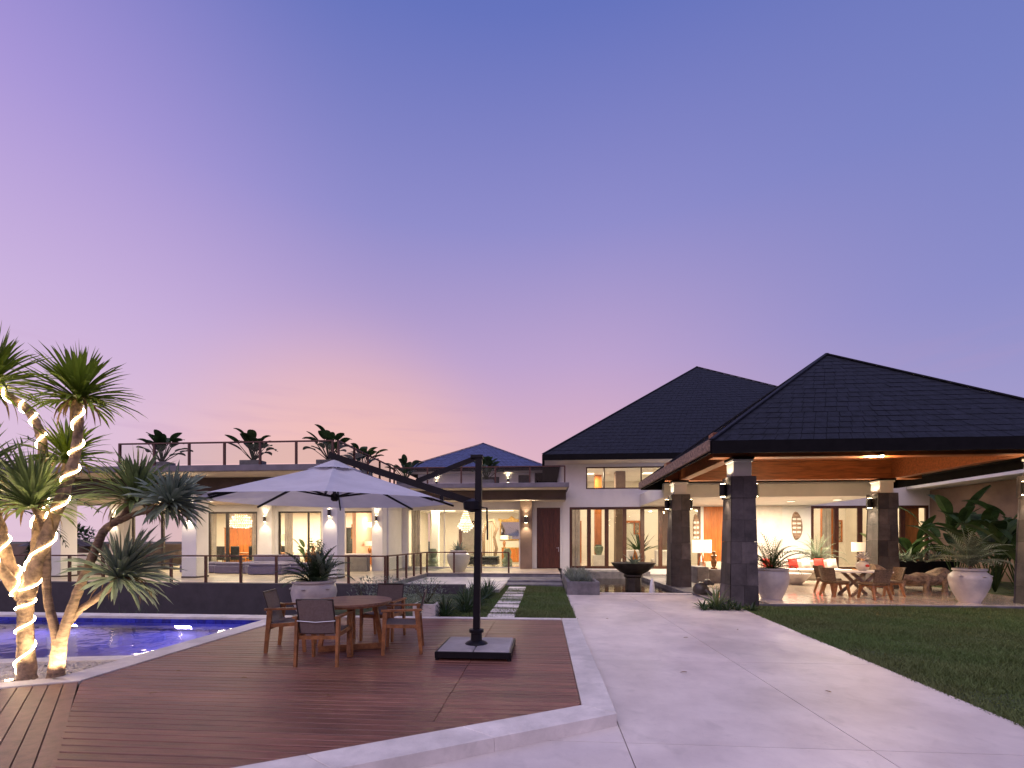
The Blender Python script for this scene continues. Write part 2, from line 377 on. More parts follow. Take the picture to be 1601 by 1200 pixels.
# white stone kerb round the deck
KB = T('deck_kerb', 'white limestone kerb edging the timber deck', 'kerb', (.55, 6, -.11), kind='structure')
B0 = Vector((.38, 4.5)); O0 = Vector((.69, 4.30))
s = 0
while s < 6:
    e = s + 1.25
    poly = [B0 - kd * (s + (.004 if s else 0)), B0 - kd * (e - .0), O0 - kd * e, O0 - kd * (s + (.004 if s else 0))]
    MB().prism(poly, -.16, .012, .005).build('kerb_stone', 'limestone', KB); s = e
yy = 4.5
while yy < 9.5:
    e = min(yy + 1.27, 9.56)
    poly = [(.38, yy + .003), (.69 if yy > 4.6 else .69, yy + .003 if yy > 4.6 else 4.303), (.70, e), (.38, e)]
    MB().prism(poly, -.16, .012, .005).build('kerb_stone', 'limestone', KB); yy = e
xx = .377
while xx > -5.4:
    e = max(xx - 1.2, -5.5)
    MB().prism([(xx - .003, 9.38), (xx - .003, 9.56), (e, 9.56), (e, 9.38)], -.16, .012, .005).build('kerb_stone', 'limestone', KB); xx = e

# ------------------------------------------------------------------ pool
PL = T('pool', 'blue lit swimming pool with dark blue waterline tiles', 'pool', (-10, 7.5, -1), kind='structure')
near = [(-5.82, 6.02), (-6.8, 5.84), (-7.8, 5.64), (-12, 4.7), (-18, 3.4)]
MB().prism(near + [(-18, 9.12), (-5.82, 9.12)], -1.1, -1.0, 0).build('pool_floor', 'pool_tile', PL)
MB().box(-18, -5.5, 9.12, 9.3, -1.1, -.04, 0).build('pool_wall', 'pool_tile', PL)
MB().box(-5.8, -5.6, 6.0, 9.3, -1.1, -.04, 0).build('pool_wall', 'pool_tile', PL)
for k in range(4):
    a, b = near[k], near[k + 1]; MB().prism([a, b, (b[0], b[1] - .15), (a[0], a[1] - .15)], -1.1, -.04, 0).build('pool_wall', 'pool_tile', PL)
for k in range(60):
    MB().box(-5.82 - k * .2 - .196, -5.82 - k * .2 - .002, 9.1, 9.117, -.2, -.035, .002).build('waterline_tile', 'blue_tile', PL)
o = MB().add([(p[0], p[1], -.11) for p in near + [(-18, 9.11), (-5.81, 9.11)]], [tuple(range(6, -1, -1))]).build('water', 'pool_water'); par(o, PL)
for x in (-7.6, -10.2, -13.2):
    hd = MB().lathe([(.0, 0), (.11, 0), (.11, .02), (0, .02)], (x, 9.0, -.55), 14).build('underwater_lamp', 'steel', PL)
    lamp('AREA', (x, 8.95, -.5), 48, hd, (.5, .42, 1.0), .35, (math.radians(-80), 0, 0))
lamp('AREA', (-6.0, 7.6, -.5), 36, hd, (.5, .42, 1.0), .3, (math.radians(-80), 0, math.radians(-90)))
CP = T('pool_coping', 'white limestone coping round the pool', 'coping', (-6, 7, 0), kind='structure')
yy = 4.88
while yy < 9.1:
    e = min(yy + 1.0, 9.12); MB().prism([(-5.42, yy + .003), (-5.82, yy + .003), (-5.82, e), (-5.42, e)], -.2, .012, .006).build('coping_stone', 'limestone', CP); yy = e
xx = -5.4
while xx > -18:
    e = xx - 1.1; MB().prism([(xx - .003, 9.123), (xx - .003, 9.5), (e, 9.5), (e, 9.123)], -.2, .012, .006).build('coping_stone', 'limestone', CP); xx = e
MB().box(-18, -5.5, 9.3, 9.48, -1.2, -.2, 0).build('outer_face', 'limestone', CP)
for k in range(4):
    a, b = Vector(near[k]), Vector(near[k + 1]); d = Vector((0, -.23)); n_ = max(1, round((b - a).length / 1.1))
    if k == 0: a = Vector((-5.83, 6.018))
    for q in range(n_):
        p0, p1 = a.lerp(b, q / n_), a.lerp(b, (q + 1) / n_); p1 = p1 + (p0 - p1).normalized() * .003
        MB().prism([p0, p1, p1 + d, p0 + d], -.2, .012, .006).build('coping_stone', 'limestone', CP)
cp0 = Vector((-5.42, 4.877)); cq0 = Vector((-5.825, 4.94))
s = 0
while s < 8:
    e = s + 1.0; a, b = cp0 + cd * (s + .003 * (s > 0)), cp0 + cd * e; c_, d_ = cq0 + cd * (s + .003 * (s > 0)), cq0 + cd * e
    MB().prism([a, b, d_, c_], -.2, .012, .006).build('coping_stone', 'limestone', CP); s = e
MB().prism([(-5.83, 5.79), (-5.83, 4.9), (-13, 1.6), (-13, 4.4)], -.3, -.05, 0).build('bed_soil', 'lawn_soil', CP)
# pebbles
bm = MB(); ico = [(0, 0, 1), (.9, 0, .3), (.28, .85, .3), (-.72, .53, .3), (-.72, -.53, .3), (.28, -.85, .3), (.72, .53, -.35), (-.28, .85, -.35), (-.9, 0, -.35), (-.28, -.85, -.35), (.72, -.53, -.35)]
icf = [(0, 1, 2), (0, 2, 3), (0, 3, 4), (0, 4, 5), (0, 5, 1), (1, 6, 2), (2, 6, 7), (2, 7, 3), (3, 7, 8), (3, 8, 4), (4, 8, 9), (4, 9, 5), (5, 9, 10), (5, 10, 1), (1, 10, 6)]
n_ = 0
while n_ < 4600:
    x, y = U(-9.5, -5.83), U(3.1, 5.82)
    top = 5.79 + (x + 5.83) * .19; bot = 4.94 + (x + 5.83) * .4845
    if not (bot + .02 < y < top - .02): continue
    r = U(.018, .042); a = U(0, 6.3); ca, sa = math.cos(a), math.sin(a); f = U(.6, 1)
    bm.add([(x + (p[0] * ca - p[1] * sa * f) * r, y + (p[0] * sa + p[1] * ca * f) * r, -.035 + U(0, .02) + p[2] * r * .6) for p in ico], icf); n_ += 1
o = bm.build('pebbles', 'pebble', smooth=True); tag(o, 'rounded white pebbles covering the bed under the dracaena trees', 'pebbles', kind='stuff')

# ------------------------------------------------------------------ lawns
def grass(name, label, poly, dens, h, zf):
    xs = [p[0] for p in poly]; yv = [p[1] for p in poly]
    A_ = (max(xs) - min(xs)) * (max(yv) - min(yv)); n = int(A_ * dens); rg = np.random.default_rng(3)
    X = rg.uniform(min(xs), max(xs), n); Y = rg.uniform(min(yv), max(yv), n); ins = np.ones(n, bool)
    m = len(poly)
    for i in range(m):
        x0, y0 = poly[i]; x1, y1 = poly[(i + 1) % m]; ins &= ((x1 - x0) * (Y - y0) - (y1 - y0) * (X - x0)) > 0
    X, Y = X[ins], Y[ins]; n = len(X)
    a = rg.uniform(0, 6.283, n); H_ = h * rg.uniform(.5, 1.2, n) * (1 + .5 * np.sin(X * 2.1 + np.sin(Y * 1.7)) * np.sin(Y * 2.9 + X)) * np.where(rg.uniform(0, 1, n) < .06, 1.7, 1); w = rg.uniform(.004, .008, n)
    lx, ly = rg.normal(0, .55, n) * H_, rg.normal(0, .55, n) * H_
    V = np.empty((n, 3, 3), np.float32)
    V[:, 0] = np.stack([X - np.cos(a) * w, Y - np.sin(a) * w, np.full(n, zf)], 1); V[:, 1] = np.stack([X + np.cos(a) * w, Y + np.sin(a) * w, np.full(n, zf)], 1)
    V[:, 2] = np.stack([X + lx, Y + ly, zf + H_], 1)
    me = bpy.data.meshes.new(name); me.vertices.add(n * 3); me.vertices.foreach_set('co', V.ravel()); me.loops.add(n * 3); me.loops.foreach_set('vertex_index', np.arange(n * 3, dtype=np.int32))
    me.polygons.add(n); me.polygons.foreach_set('loop_start', np.arange(0, n * 3, 3, dtype=np.int32)); me.polygons.foreach_set('loop_total', np.full(n, 3, np.int32)); me.update()
    me.materials.append(MATS['grass']); o = bpy.data.objects.new(name, me); COL.objects.link(o); tag(o, label, 'grass', kind='stuff')
LW = MB().prism([(dr_x(0) + .005, 0), (24, 0), (24, 12.56), (dr_x(12.56) + .005, 12.56)], -.6, -.125, 0).build('lawn', 'lawn_soil'); tag(LW, 'dark earth under the mown lawn beside the driveway', 'lawn', kind='structure')
grass('grass', 'short mown grass between the driveway and the pavilion', [(dr_x(3) - .012, 3.5), (12.9, 3.5), (12.9, 12.58), (dr_x(12.55) - .012, 12.58)], 3800, .052, -.127)
LW2 = MB().prism([(-5.4, 9.57), (.705, 9.57), (.705, 16.9), (-5.4, 14.5)], -.6, -.06, 0).build('lawn', 'lawn_soil'); tag(LW2, 'dark earth under the small lawn behind the deck', 'lawn', kind='structure')
grass('grass', 'short grass round the stepping stones behind the deck', [(-2.3, 9.57), (.72, 9.57), (.72, 16.83), (-2.3, 16.83)], 2600, .05, -.062)
for k in range(9):
    y = 9.78 + k * .77; x = -.95 + U(-.01, .01)
    o = MB().box(x - .31, x + .31, y, y + .52, -.12, -.028, .008).build('stepping_stone', 'limestone'); tag(o, 'white rectangular stepping stone laid in the small lawn', 'stepping stone', 'stepping stones across the small lawn')
# ------------------------------------------------------------------ raised terrace and steps
ZT = .23
TR = T('terrace', 'raised beige tiled terrace in front of the glazed wing', 'terrace', (-12, 18, ZT), kind='structure')
MB().box(-27, -5.2, 14.62, 31, -1.2, ZT - .02, 0).build('terrace_base', 'grey_stone', TR)
MB().box(-5.2, .74, 19.75, 31, -1.2, ZT - .02, 0).build('terrace_base', 'grey_stone', TR)
for ix in range(-27, -5):
    for iy in range(6):
        y0 = 14.63 + iy * 1.08; MB().box(ix + .003, min(ix + .997, -5.203), y0, y0 + 1.075, ZT - .02, ZT, .002).build('floor_tile', 'terrace_tile', TR)
MB().box(-5.198, .735, 19.72, 23.4, ZT - .02, ZT, .003).build('landing_floor', 'terrace_tile', TR)
o = MB().box(-27, -2.55, 14.3, 14.615, -1.2, ZT + .004, .006).build('terrace_wall', 'dark_wall'); tag(o, 'long dark plum coloured retaining wall below the terrace railing', 'wall')
o = MB().box(-5.195, -1.45, 14.62, 19.7, -1.2, .06, .01).build('lower_landing', 'limestone'); tag(o, 'pale paved lower landing between the terrace and the steps', 'landing', kind='structure')
ST = T('steps', 'three broad grey stone steps up to the dark wooden door', 'steps', (-.3, 18, -.06))
for k in range(3):
    MB().box(-1.44 if k < 2 else -5.19, .73, 16.85 + k * .95 + (0 if k < 2 else .92), 19.72, -.3 + k * .001, .02 + k * .07, .012).build('step', 'grey_stone', ST)

# ------------------------------------------------------------------ railings
def railing(name, label, pts, z0, h, n_posts, post_r=.035, rail_h=.05, group='dark wood and glass railings'):
    c = Vector(pts[0]).lerp(Vector(pts[-1]), .5); R = T(name, label, 'railing', (c.x, c.y, z0), group)
    for (a, b), n in zip(zip(pts[:-1], pts[1:]), n_posts):
        a, b = Vector(a), Vector(b); d = (b - a).normalized()
        for i in range(n + 1):
            if i == n and (b != Vector(pts[-1])): continue
            p = a.lerp(b, i / n); MB().bar((p.x, p.y, z0), (p.x, p.y, z0 + h - rail_h), post_r * 2, post_r * 2, up=(d.x, d.y, 0)).build('post', 'rail_wood', R)
            if i < n:
                q = a.lerp(b, (i + 1) / n); e = d * (post_r + .012)
                g0, g1 = p + e, q - e; MB().bar((g0.x, g0.y, z0 + .06 + (h - .14) / 2), (g1.x, g1.y, z0 + .06 + (h - .14) / 2), .01, h - .16).build('glass_panel', 'glass', R)
        MB().bar((a.x - d.x * .03, a.y - d.y * .03, z0 + h - rail_h / 2), (b.x + d.x * .03, b.y + d.y * .03, z0 + h - rail_h / 2), post_r * 2.2, rail_h).build('top_rail', 'rail_wood', R)
    return R
railing('glass_railing', 'dark wood railing with glass panels on the plum retaining wall', [(-22.8, 14.52), (-5.24, 14.52)], ZT, .94, [14])
railing('glass_railing', 'short glass railing turning back beside the lower landing', [(-5.24, 14.75), (-5.24, 19.85), (-1.55, 19.85)], ZT, .94, [5, 3])
railing('glass_railing', 'glass railing along the roof terrace above the glazed wing', [(-15.86, 15.72), (-7.62, 15.72)], 4.43, .88, [6])
railing('glass_railing', 'roof terrace railing running back beside the rear suite', [(-7.42, 15.75), (-7.42, 21.2)], 4.43, .88, [4])
railing('glass_railing', 'upper glass railing above the lounge in front of the blue hipped roof', [(-7.3, 21.45), (1.0, 21.45)], 4.43, .82, [5])

# ------------------------------------------------------------------ wall builder
def wall(x0, x1, z0, z1, y0, y1, ops):
    mb = MB(); xs = sorted({x0, x1, *[v for o in ops for v in o[:2]]}); zs = sorted({z0, z1, *[v for o in ops for v in o[2:4]]})
    for i in range(len(xs) - 1):
        zrun = None
        for j in range(len(zs) - 1):
            cx, cz = (xs[i] + xs[i + 1]) / 2, (zs[j] + zs[j + 1]) / 2; hole = any(o[0] < cx < o[1] and o[2] < cz < o[3] for o in ops)
            if not hole:
                if zrun is None: zrun = zs[j]
            if (hole or j == len(zs) - 2) and zrun is not None:
                mb.box(xs[i], xs[i + 1], y0, y1, zrun, zs[j] if hole else zs[j + 1], 0); zrun = None
    return mb
def window(par_, x0, x1, z0, z1, y, bars, mat='frame_wood', fw=.06, d=.08, barw=None):
    W_ = MB(); bw = barw or fw
    W_.box(x0, x1, y, y + d, z1 - fw, z1, .004); W_.box(x0, x1, y, y + d, z0, z0 + fw, .004)
    W_.box(x0, x0 + fw, y, y + d, z0 + fw, z1 - fw, .004); W_.box(x1 - fw, x1, y, y + d, z0 + fw, z1 - fw, .004)
    w = W_.build('window', mat, par_)
    e = [x0 + fw] + [b for b in bars] + [x1 - fw]
    for b in bars: MB().box(b - bw / 2, b + bw / 2, y + .002, y + d - .002, z0 + fw, z1 - fw, .004).build('mullion', mat, w)
    for i in range(len(e) - 1):
        a = e[i] + (bw / 2 if i else 0); b = e[i + 1] - (bw / 2 if i < len(e) - 2 else 0)
        MB().box(a + .002, b - .002, y + d * .45, y + d * .55, z0 + fw + .002, z1 - fw - .002, 0).build('pane', 'glass', w)
    return w
def ceiling_light(x, y, z, power, sx, sy_, label, room):
    t = T('ceiling_light', label, 'light', (x, y, z - .02), room)
    MB().box(x - sx / 2 - .03, x + sx / 2 + .03, y - sy_ / 2 - .03, y + sy_ / 2 + .03, z - .03, z, .004).build('frame', 'white_wall', t)
    MB().box(x - sx / 2, x + sx / 2, y - sy_ / 2, y + sy_ / 2, z - .038, z - .032, 0).build('diffuser', 'panel_glow', t)
    lamp('AREA', (x, y, z - .045), power, t, (1, .81, .58), sx, sy=sy_)
def sconce(x, y, z, label, up=26, down=40, s=.055, face=(0, -1), group='up and down wall sconces', h=.26):
    t = T('wall_sconce', label, 'wall lamp', (x, y, z), group); fx, fy = face; cx, cy = x + fx * (s + .03), y + fy * (s + .03)
    MB().lathe([(s * .8, -h / 2), (s, -h / 2 + .005), (s, h / 2 - .005), (s * .8, h / 2)], (cx, cy, z), 14).build('shell', 'bronze_metal', t, True)
    MB().box(min(x, cx) - (.03 if fx == 0 else 0), max(x, cx) + (.03 if fx == 0 else 0), min(y, cy) - (.03 if fy == 0 else 0), max(y, cy) + (.03 if fy == 0 else 0), z - .05, z + .05, .003).build('bracket', 'bronze_metal', t)
    for sg, pw_ in ((1, up), (-1, down)):
        if pw_:
            MB().lathe([(0, 0), (s * .7, 0), (s * .7, .004), (0, .004)], (cx, cy, z + sg * (h / 2 + .004)), 10).build('lens', 'bulb', t)
            lamp('SPOT', (cx + fx * .03, cy + fy * .03, z + sg * (h / 2 + .03)), pw_, t, (1, .80, .55), .03, (math.pi if sg > 0 else 0, 0, 0), 95)
    return t

# ------------------------------------------------------------------ glazed wing (left)
LWG = T('glazed_wing', 'long flat roofed wing with white pillars and lit glass walls', 'building', (-14, 21, ZT))
MB().box(-27, -7.25, 15.5, 30, 4.2, 4.42, .01).build('roof_slab', 'slab_edge', LWG)
MB().box(-26.9, -7.35, 15.58, 17.0, 4.185, 4.199, 0).build('soffit_board', 'soffit', LWG)
MB().box(-26.8, -7.6, 17.0, 17.3, 3.44, 4.184, 0).build('dark_fascia', 'brown_band', LWG)
MB().box(-26.8, -7.6, 17.302, 21.0, 3.44, 3.6, 0).build('lower_soffit', 'soffit', LWG)
GL = [-21.1, -13.75, -8.1]
for (x0, x1, lab) in ((-13.95, -13.35, 0), (-8.32, -7.75, 1), (-19.6, -19.0, 2)):
    MB().box(x0, x1, 16.35, 16.99, ZT, 3.438, .008).build('pillar', 'white_wall', LWG)
    MB().box(x0 - .01, x1 + .01, 16.34, 17.0, ZT + .001, ZT + .06, .004).build('pillar_base', 'brown_band', LWG)
for (x0, x1) in ((-21.5, -21.0), (-13.75, -13.1), (-8.15, -7.62), (-10.6, -9.7)):
    MB().box(x0, x1, 20.75 if x0 != -10.6 else 20.9, 21.35, ZT, 3.438, .006).build('pillar', 'white_wall', LWG)
mb = wall(-21.0, -8.1, ZT, 3.438, 21.0, 21.2, [(-20.6, -14.0, ZT, 3.1), (-12.95, -10.75, ZT, 3.1), (-9.6, -8.15, ZT, 3.1)]); mb.build('wall', 'white_wall', LWG)
window(LWG, -20.6, -14.0, ZT + .002, 3.1, 21.06, [-19.0, -17.3, -16.55, -15.6], 'bronze_metal', .09, .1, .14)
window(LWG, -12.95, -10.75, ZT + .002, 3.1, 21.06, [-11.45], 'bronze_metal', .07, .1)
MB().box(-9.6, -8.15, 21.05, 21.12, 3.02, 3.1, .003).build('track', 'bronze_metal', LWG)
MB().box(-21.0, -7.6, 27.0, 27.2, ZT, 3.43, 0).build('rear_wall', 'cream_wall', LWG)
MB().box(-21.1, -20.95, 25.2, 27.2, ZT, 3.43, 0).build('end_wall', 'cream_wall', LWG)
MB().box(-21.2, -7.5, 21.2, 27.2, 3.44, 3.6, 0).build('ceiling', 'white_wall', LWG)
MB().box(-21.0, -7.5, 21.2, 27.0, ZT - .01, ZT + .004, 0).build('floor', 'terrace_tile', LWG)
M('pink_wall', (.62, .40, .30), .8, .03, 1)
MB().box(-10.3, -10.1, 23.5, 27, ZT, 3.43, 0).build('partition', 'pink_wall', LWG)
MB().box(-10.1, -7.6, 26.96, 26.998, ZT, 3.43, 0).build('kitchen_wall', 'pink_wall', LWG)
MB().box(-7.75, -7.55, 21.36, 23.5, ZT, 3.44, 0).build('side_wall', 'white_wall', LWG)
window(LWG, -13.0, -10.5, ZT + .1, 2.5, 26.9, [-12.2, -11.4], 'bronze_metal', .06, .08)
MB().box(-13.0, -10.5, 26.985, 26.999, ZT + .1, 2.5, 0).build('night_glass', 'dark_stuff', LWG)
ceiling_light(-18.5, 23.6, 3.44, 420, 2.6, 1.2, 'recessed ceiling light in the dining room of the glazed wing', 'ceiling lights indoors')
ceiling_light(-14.6, 24.6, 3.44, 320, 2.0, 1.0, 'recessed ceiling light above the antique cabinet', 'ceiling lights indoors')
ceiling_light(-12, 24.0, 3.44, 330, 2.0, 1.2, 'recessed ceiling light over the table lamp room', 'ceiling lights indoors')
ceiling_light(-8.7, 24.2, 3.44, 150, 1.0, 1.8, 'recessed ceiling light in the pink kitchen room', 'ceiling lights indoors')
ceiling_light(-11, 18.8, 3.44, 170, 3.5, .5, 'slim light strip under the soffit of the glazed wing', 'soffit lights')
ceiling_light(-16.5, 18.8, 3.44, 170, 3.5, .5, 'slim light strip under the soffit by the tree side', 'soffit lights')
for x, y, lab in ((-13.65, 16.35, 'sconce on the broad white pillar beside the dracaena leaves'), (-8.03, 16.35, 'sconce on the white pillar behind the big potted palm'), (-13.42, 20.75, 'sconce on the white pillar beside the crystal chandelier window'), (-7.9, 20.75, 'sconce on the pillar at the corner of the glazed wing'), (-21.25, 20.75, 'sconce on the farthest white pillar behind the glowing tree'), (-19.3, 16.35, 'sconce on the pillar hidden behind the glowing tree')):
    sconce(x, y, 2.72, 'small bronze ' + lab)

def curtain(label, x0, x1, y, z0, z1, group='curtains behind the glass'):
    n = int((x1 - x0) / .035); vs = []
    for z in (z0, z1): vs += [(x0 + (x1 - x0) * i / n, y + .045 * math.sin(i * 1.25 + U(-.2, .2)), z) for i in range(n + 1)]
    o = MB().add(vs, [(i, i + 1, n + 2 + i, n + 1 + i) for i in range(n)]).build('curtain', 'curtain_cloth', None, True); tag(o, label, 'curtain', group)
M('curtain_cloth', (.42, .37, .33), .9, .1, 3, trans=True)
curtain('pleated grey curtain at the dining room window edge', -14.6, -14.1, 21.5, ZT + .01, 3.2); curtain('pleated grey curtain beside the glass dining corner', -17.3, -16.5, 21.5, ZT + .01, 3.2); curtain('pleated curtain behind the table lamp window', -12.9, -12.5, 21.5, ZT + .01, 3.2)
curtain('long pleated curtain in the pale corner of the lounge', -7.2, -6.7, 24.0, ZT + .01, 3.45); curtain('tall curtain behind the first folding window', 1.5, 1.95, 24.1, ZT + .01, 3.6); curtain('tall curtain behind the patio folding doors', 14.3, 14.75, 24.1, ZT + .01, 3.6)
# ------------------------------------------------------------------ lounge block (centre)
CB = T('lounge_block', 'flat roofed lounge with a wide lit glass front and dark door', 'building', (-3, 24, ZT))
MB().box(-7.24, 1.2, 21.2, 31, 4.2, 4.42, .01).build('roof_slab', 'slab_edge', CB)
MB().box(-7.2, 1.1, 21.28, 22.2, 4.185, 4.199, 0).build('soffit_board', 'soffit', CB)
MB().box(-7.5, 1.1, 22.2, 22.5, 3.72, 4.184, 0).build('dark_fascia', 'brown_band', CB)
MB().box(-7.5, 1.1, 22.502, 23.5, 3.72, 3.9, 0).build('lower_soffit', 'soffit', CB)
wall(-7.7, .95, ZT, 4.18, 23.5, 23.75, [(-7.3, -1.25, ZT, 3.35), (-.36, .86, ZT, 3.4)]).build('wall', 'white_wall', CB)
MB().box(-1.2, -.6, 22.9, 23.49, ZT, 4.18, .006).build('pillar', 'brown_wall', CB)
window(CB, -7.3, -1.25, ZT + .002, 3.35, 23.6, [-5.3, -3.3], 'white_wall', .05, .08)
d_ = MB().box(-.36, .86, 23.52, 23.6, ZT, 3.4, .004).build('door', 'door_wood', CB)
for k, (a, b) in enumerate(((-.32, -.02), (.0, .28), (.3, .52), (.54, .82))):
    MB().box(a, b, 23.5, 23.525, ZT + .03, 3.36, .006).build('door_board', 'door_wood', d_)
MB().bar((.66, 23.47, 1.3), (.78, 23.47, 1.3), .02, .02).bar((.78, 23.47, 1.1), (.78, 23.47, 1.34), .03, .03).build('handle', 'steel', d_)
MB().box(-7.6, -1.0, 29.5, 29.7, ZT, 3.6, 0).build('rear_wall', 'cream_wall', CB)
MB().box(-1.2, -1.0, 23.76, 29.5, ZT, 3.6, 0).build('side_wall', 'cream_wall', CB)
MB().box(-7.9, -7.7, 23.76, 29.5, ZT, 3.6, 0).build('side_wall', 'cream_wall', CB)
MB().box(-7.7, -1.0, 23.76, 29.5, 3.5, 3.7, 0).build('ceiling', 'white_wall', CB)
MB().box(-7.7, -1.2, 23.6, 29.5, ZT - .01, ZT + .003, 0).build('floor', 'patio_marble', CB)
MB().box(-6.6, -6.2, 26, 26.4, ZT, 3.5, .006).build('inner_pillar', 'white_wall', CB)
MB().box(-5.6, -4.2, 29.38, 29.49, ZT, 3.0, .004).build('inner_door', 'frame_wood', CB)
MB().box(-5.4, -4.4, 29.36, 29.379, ZT + .1, 2.8, .004).build('inner_door_panel', 'fabric_grey', CB)
ceiling_light(-3.0, 26.0, 3.5, 330, 2.4, 1.6, 'recessed ceiling light above the tufted ottoman', 'ceiling lights indoors')
ceiling_light(-6.0, 26.0, 3.5, 140, 1.4, 1.6, 'recessed ceiling light at the pale corner of the lounge', 'ceiling lights indoors')
sconce(-.9, 22.9, 2.75, 'broad bronze sconce on the grey brown pillar by the door', 60, 90, .11, h=.32)

# rear suite with blue roof
RS = T('rear_suite', 'small rear suite with blue grey hipped roof and sconce lit wall', 'building', (-4.6, 30, 4.42))
MB().box(-8.6, -.6, 30.2, 38, 4.42, 6.55, 0).build('wall', 'white_wall', RS)
def hip(x0, x1, y0, y1, z0, apex, th=.25, mat_t='roof_tile', course=.33, parent=None, fascia='fascia_wood', fh=.28):
    a = Vector(apex); c = [Vector((x0, y0, z0)), Vector((x1, y0, z0)), Vector((x1, y1, z0)), Vector((x0, y1, z0))]
    core = MB().add([*(p - Vector((0, 0, .03)) for p in c), a - Vector((0, 0, .05))], [(0, 1, 4), (1, 2, 4), (2, 3, 4), (3, 0, 4)]).build('roof', fascia, parent)
    mb = MB()
    for i in range(4):
        p, q = c[i], c[(i + 1) % 4]; mid = (p + q) / 2; L_ = (a - mid).length; n = int(L_ / course); nrm = (q - p).cross(a - p).normalized()
        if nrm.z < 0: nrm = -nrm
        for k in range(n):
            t0, t1 = k / n, min(1, (k + 1.06) / n)
            p0, q0, p1, q1 = p.lerp(a, t0), q.lerp(a, t0), p.lerp(a, t1), q.lerp(a, t1); wdt = (q0 - p0).length; m = max(1, int(wdt / .30))
            for s_ in range(m):
                ja, jb = (s_ + (.5 if k % 2 else 0)) / m, (s_ + 1 + (.5 if k % 2 else 0)) / m - .012 / max(wdt, .1) * 1
                ja, jb = min(ja, 1), min(jb, 1)
                if k % 2 and s_ == 0: ja = 0
                if jb <= ja: continue
                lift = .014 + U(-.005, .005)
                v0, v1, v2, v3 = p0.lerp(q0, ja) + nrm * lift, p0.lerp(q0, jb) + nrm * lift, p1.lerp(q1, jb) + nrm * .004, p1.lerp(q1, ja) + nrm * .004
                mb.add([v0, v1, v2, v3, v0 - nrm * .03, v1 - nrm * .03], [(0, 1, 2, 3), (4, 5, 1, 0)])
    sh = mb.build('roof_tiles', mat_t, core); sh['kind'] = 'stuff'
    rb = MB()
    for p in c: rb.bar(p + Vector((0, 0, .04)), a + Vector((0, 0, .04)), .12, .035)
    rb.build('hip_cap', mat_t, core)
    for i in range(4):
        p, q = c[i], c[(i + 1) % 4]; MB().bar(p - Vector((0, 0, fh / 2)), q - Vector((0, 0, fh / 2)), .06, fh).build('fascia_board', fascia, parent)
    return core
M('roof_blue', (.06, .075, .17), .45, .25, 5, .4, 18)
hip(-9.3, .1, 29.2, 38.6, 6.55, (-4.6, 33.9, 9.1), mat_t='roof_blue', parent=RS)
MB().box(-9.2, 0, 29.3, 30.2, 6.25, 6.29, 0).build('eave_soffit', 'soffit', RS)
MB().box(-4.4, -3.0, 30.14, 30.19, 4.45, 6.0, .004).build('dark_window', 'dark_stuff', RS)
MB().box(-1.7, -.9, 30.14, 30.19, 4.45, 6.1, .004).build('dark_window', 'dark_stuff', RS)
sconce(-2.4, 30.2, 5.75, 'sconce glowing on the white rear suite wall above the lounge', 40, 50, .06)
sconce(-7.3, 30.2, 5.6, 'sconce low on the rear suite wall beside the roof terrace', 30, 50, .06)

# ------------------------------------------------------------------ main house
MH = T('main_house', 'white two storey main house with a tall dark pyramid roof', 'building', (9, 24, 0))
F = 23.5
bif = (1.35, 8.0, ZT, 3.42); cl = (2.2, 7.6, 4.36, 5.5); bif2 = (13.4, 18.95, ZT, 3.42); od = (8.15, 9.6, .62, 3.42)
wall(.96, 19.2, -.5, 5.75, F + .004, F + .25, [bif, cl, bif2, od, (15.0, 18.6, 4.36, 5.5)]).build('wall', 'white_wall', MH)
xs = [1.35 + .32 + i * .925 for i in range(8)]
window(MH, 1.35, 8.0, ZT, 3.42, F - .01, [2.35, 3.26, 4.17, 5.08, 5.99, 6.9], 'frame_wood', .13, .1, .20)
window(MH, 2.2, 7.6, 4.36, 5.5, F - .005, [3.13, 5.02], 'frame_wood', .06, .08)
window(MH, 15.0, 18.6, 4.36, 5.5, F - .005, [16.8], 'frame_wood', .06, .08)
window(MH, 13.4, 18.95, ZT, 3.42, F - .01, [14.62, 15.75, 16.85, 17.75], 'frame_wood', .13, .1, .22)
w_ = MB().box(16.98, 17.62, F + .12, F + .17, ZT + .1, 3.3, .004).build('timber_door', 'orange_wood', MH); MB().bar((17.5, F + .08, 1.1), (17.5, F + .08, 2.0), .03, .03).build('pull_handle', 'black_metal', w_)
MB().box(17.88, 18.6, F + .12, F + .17, ZT + .1, 3.3, .004).build('timber_door', 'orange_wood', MH)
d_ = MB().box(8.15, 9.6, F + .1, F + .18, .62, 3.42, .004).build('front_door', 'orange_wood', MH)
for k in range(4): MB().box(8.2 + k * .345, 8.2 + k * .345 + .335, F + .08, F + .104, .64, 3.40, .005).build('door_board', 'orange_wood', d_)
MB().box(7.95, 9.9, F - .9, F + .25, -.04, .615, .01).build('door_plinth', 'patio_marble', MH)
MB().box(10.75, 12.0, F - .03, F + .002, .5, 3.43, .006).build('wall_panel', 'cushion_white', MH)
MB().box(.96, 19.4, 30, 30.2, -.1, 5.7, 0).build('rear_wall', 'cream_wall', MH)
MB().box(.90, 1.1, 23.76, 30, -.1, 5.7, 0).build('side_wall', 'white_wall', MH)
MB().box(19.2, 19.4, 23.5, 30, -.1, 5.7, 0).build('side_wall', 'cream_wall', MH)
MB().box(1.1, 19.2, 23.76, 30, 5.6, 5.75, 0).build('ceiling', 'white_wall', MH)
MB().box(1.1, 19.2, 23.6, 30, ZT - .02, ZT, 0).build('floor', 'patio_marble', MH)
MB().box(10.0, 10.2, 23.76, 30, ZT, 5.6, 0).build('partition', 'cream_wall', MH)
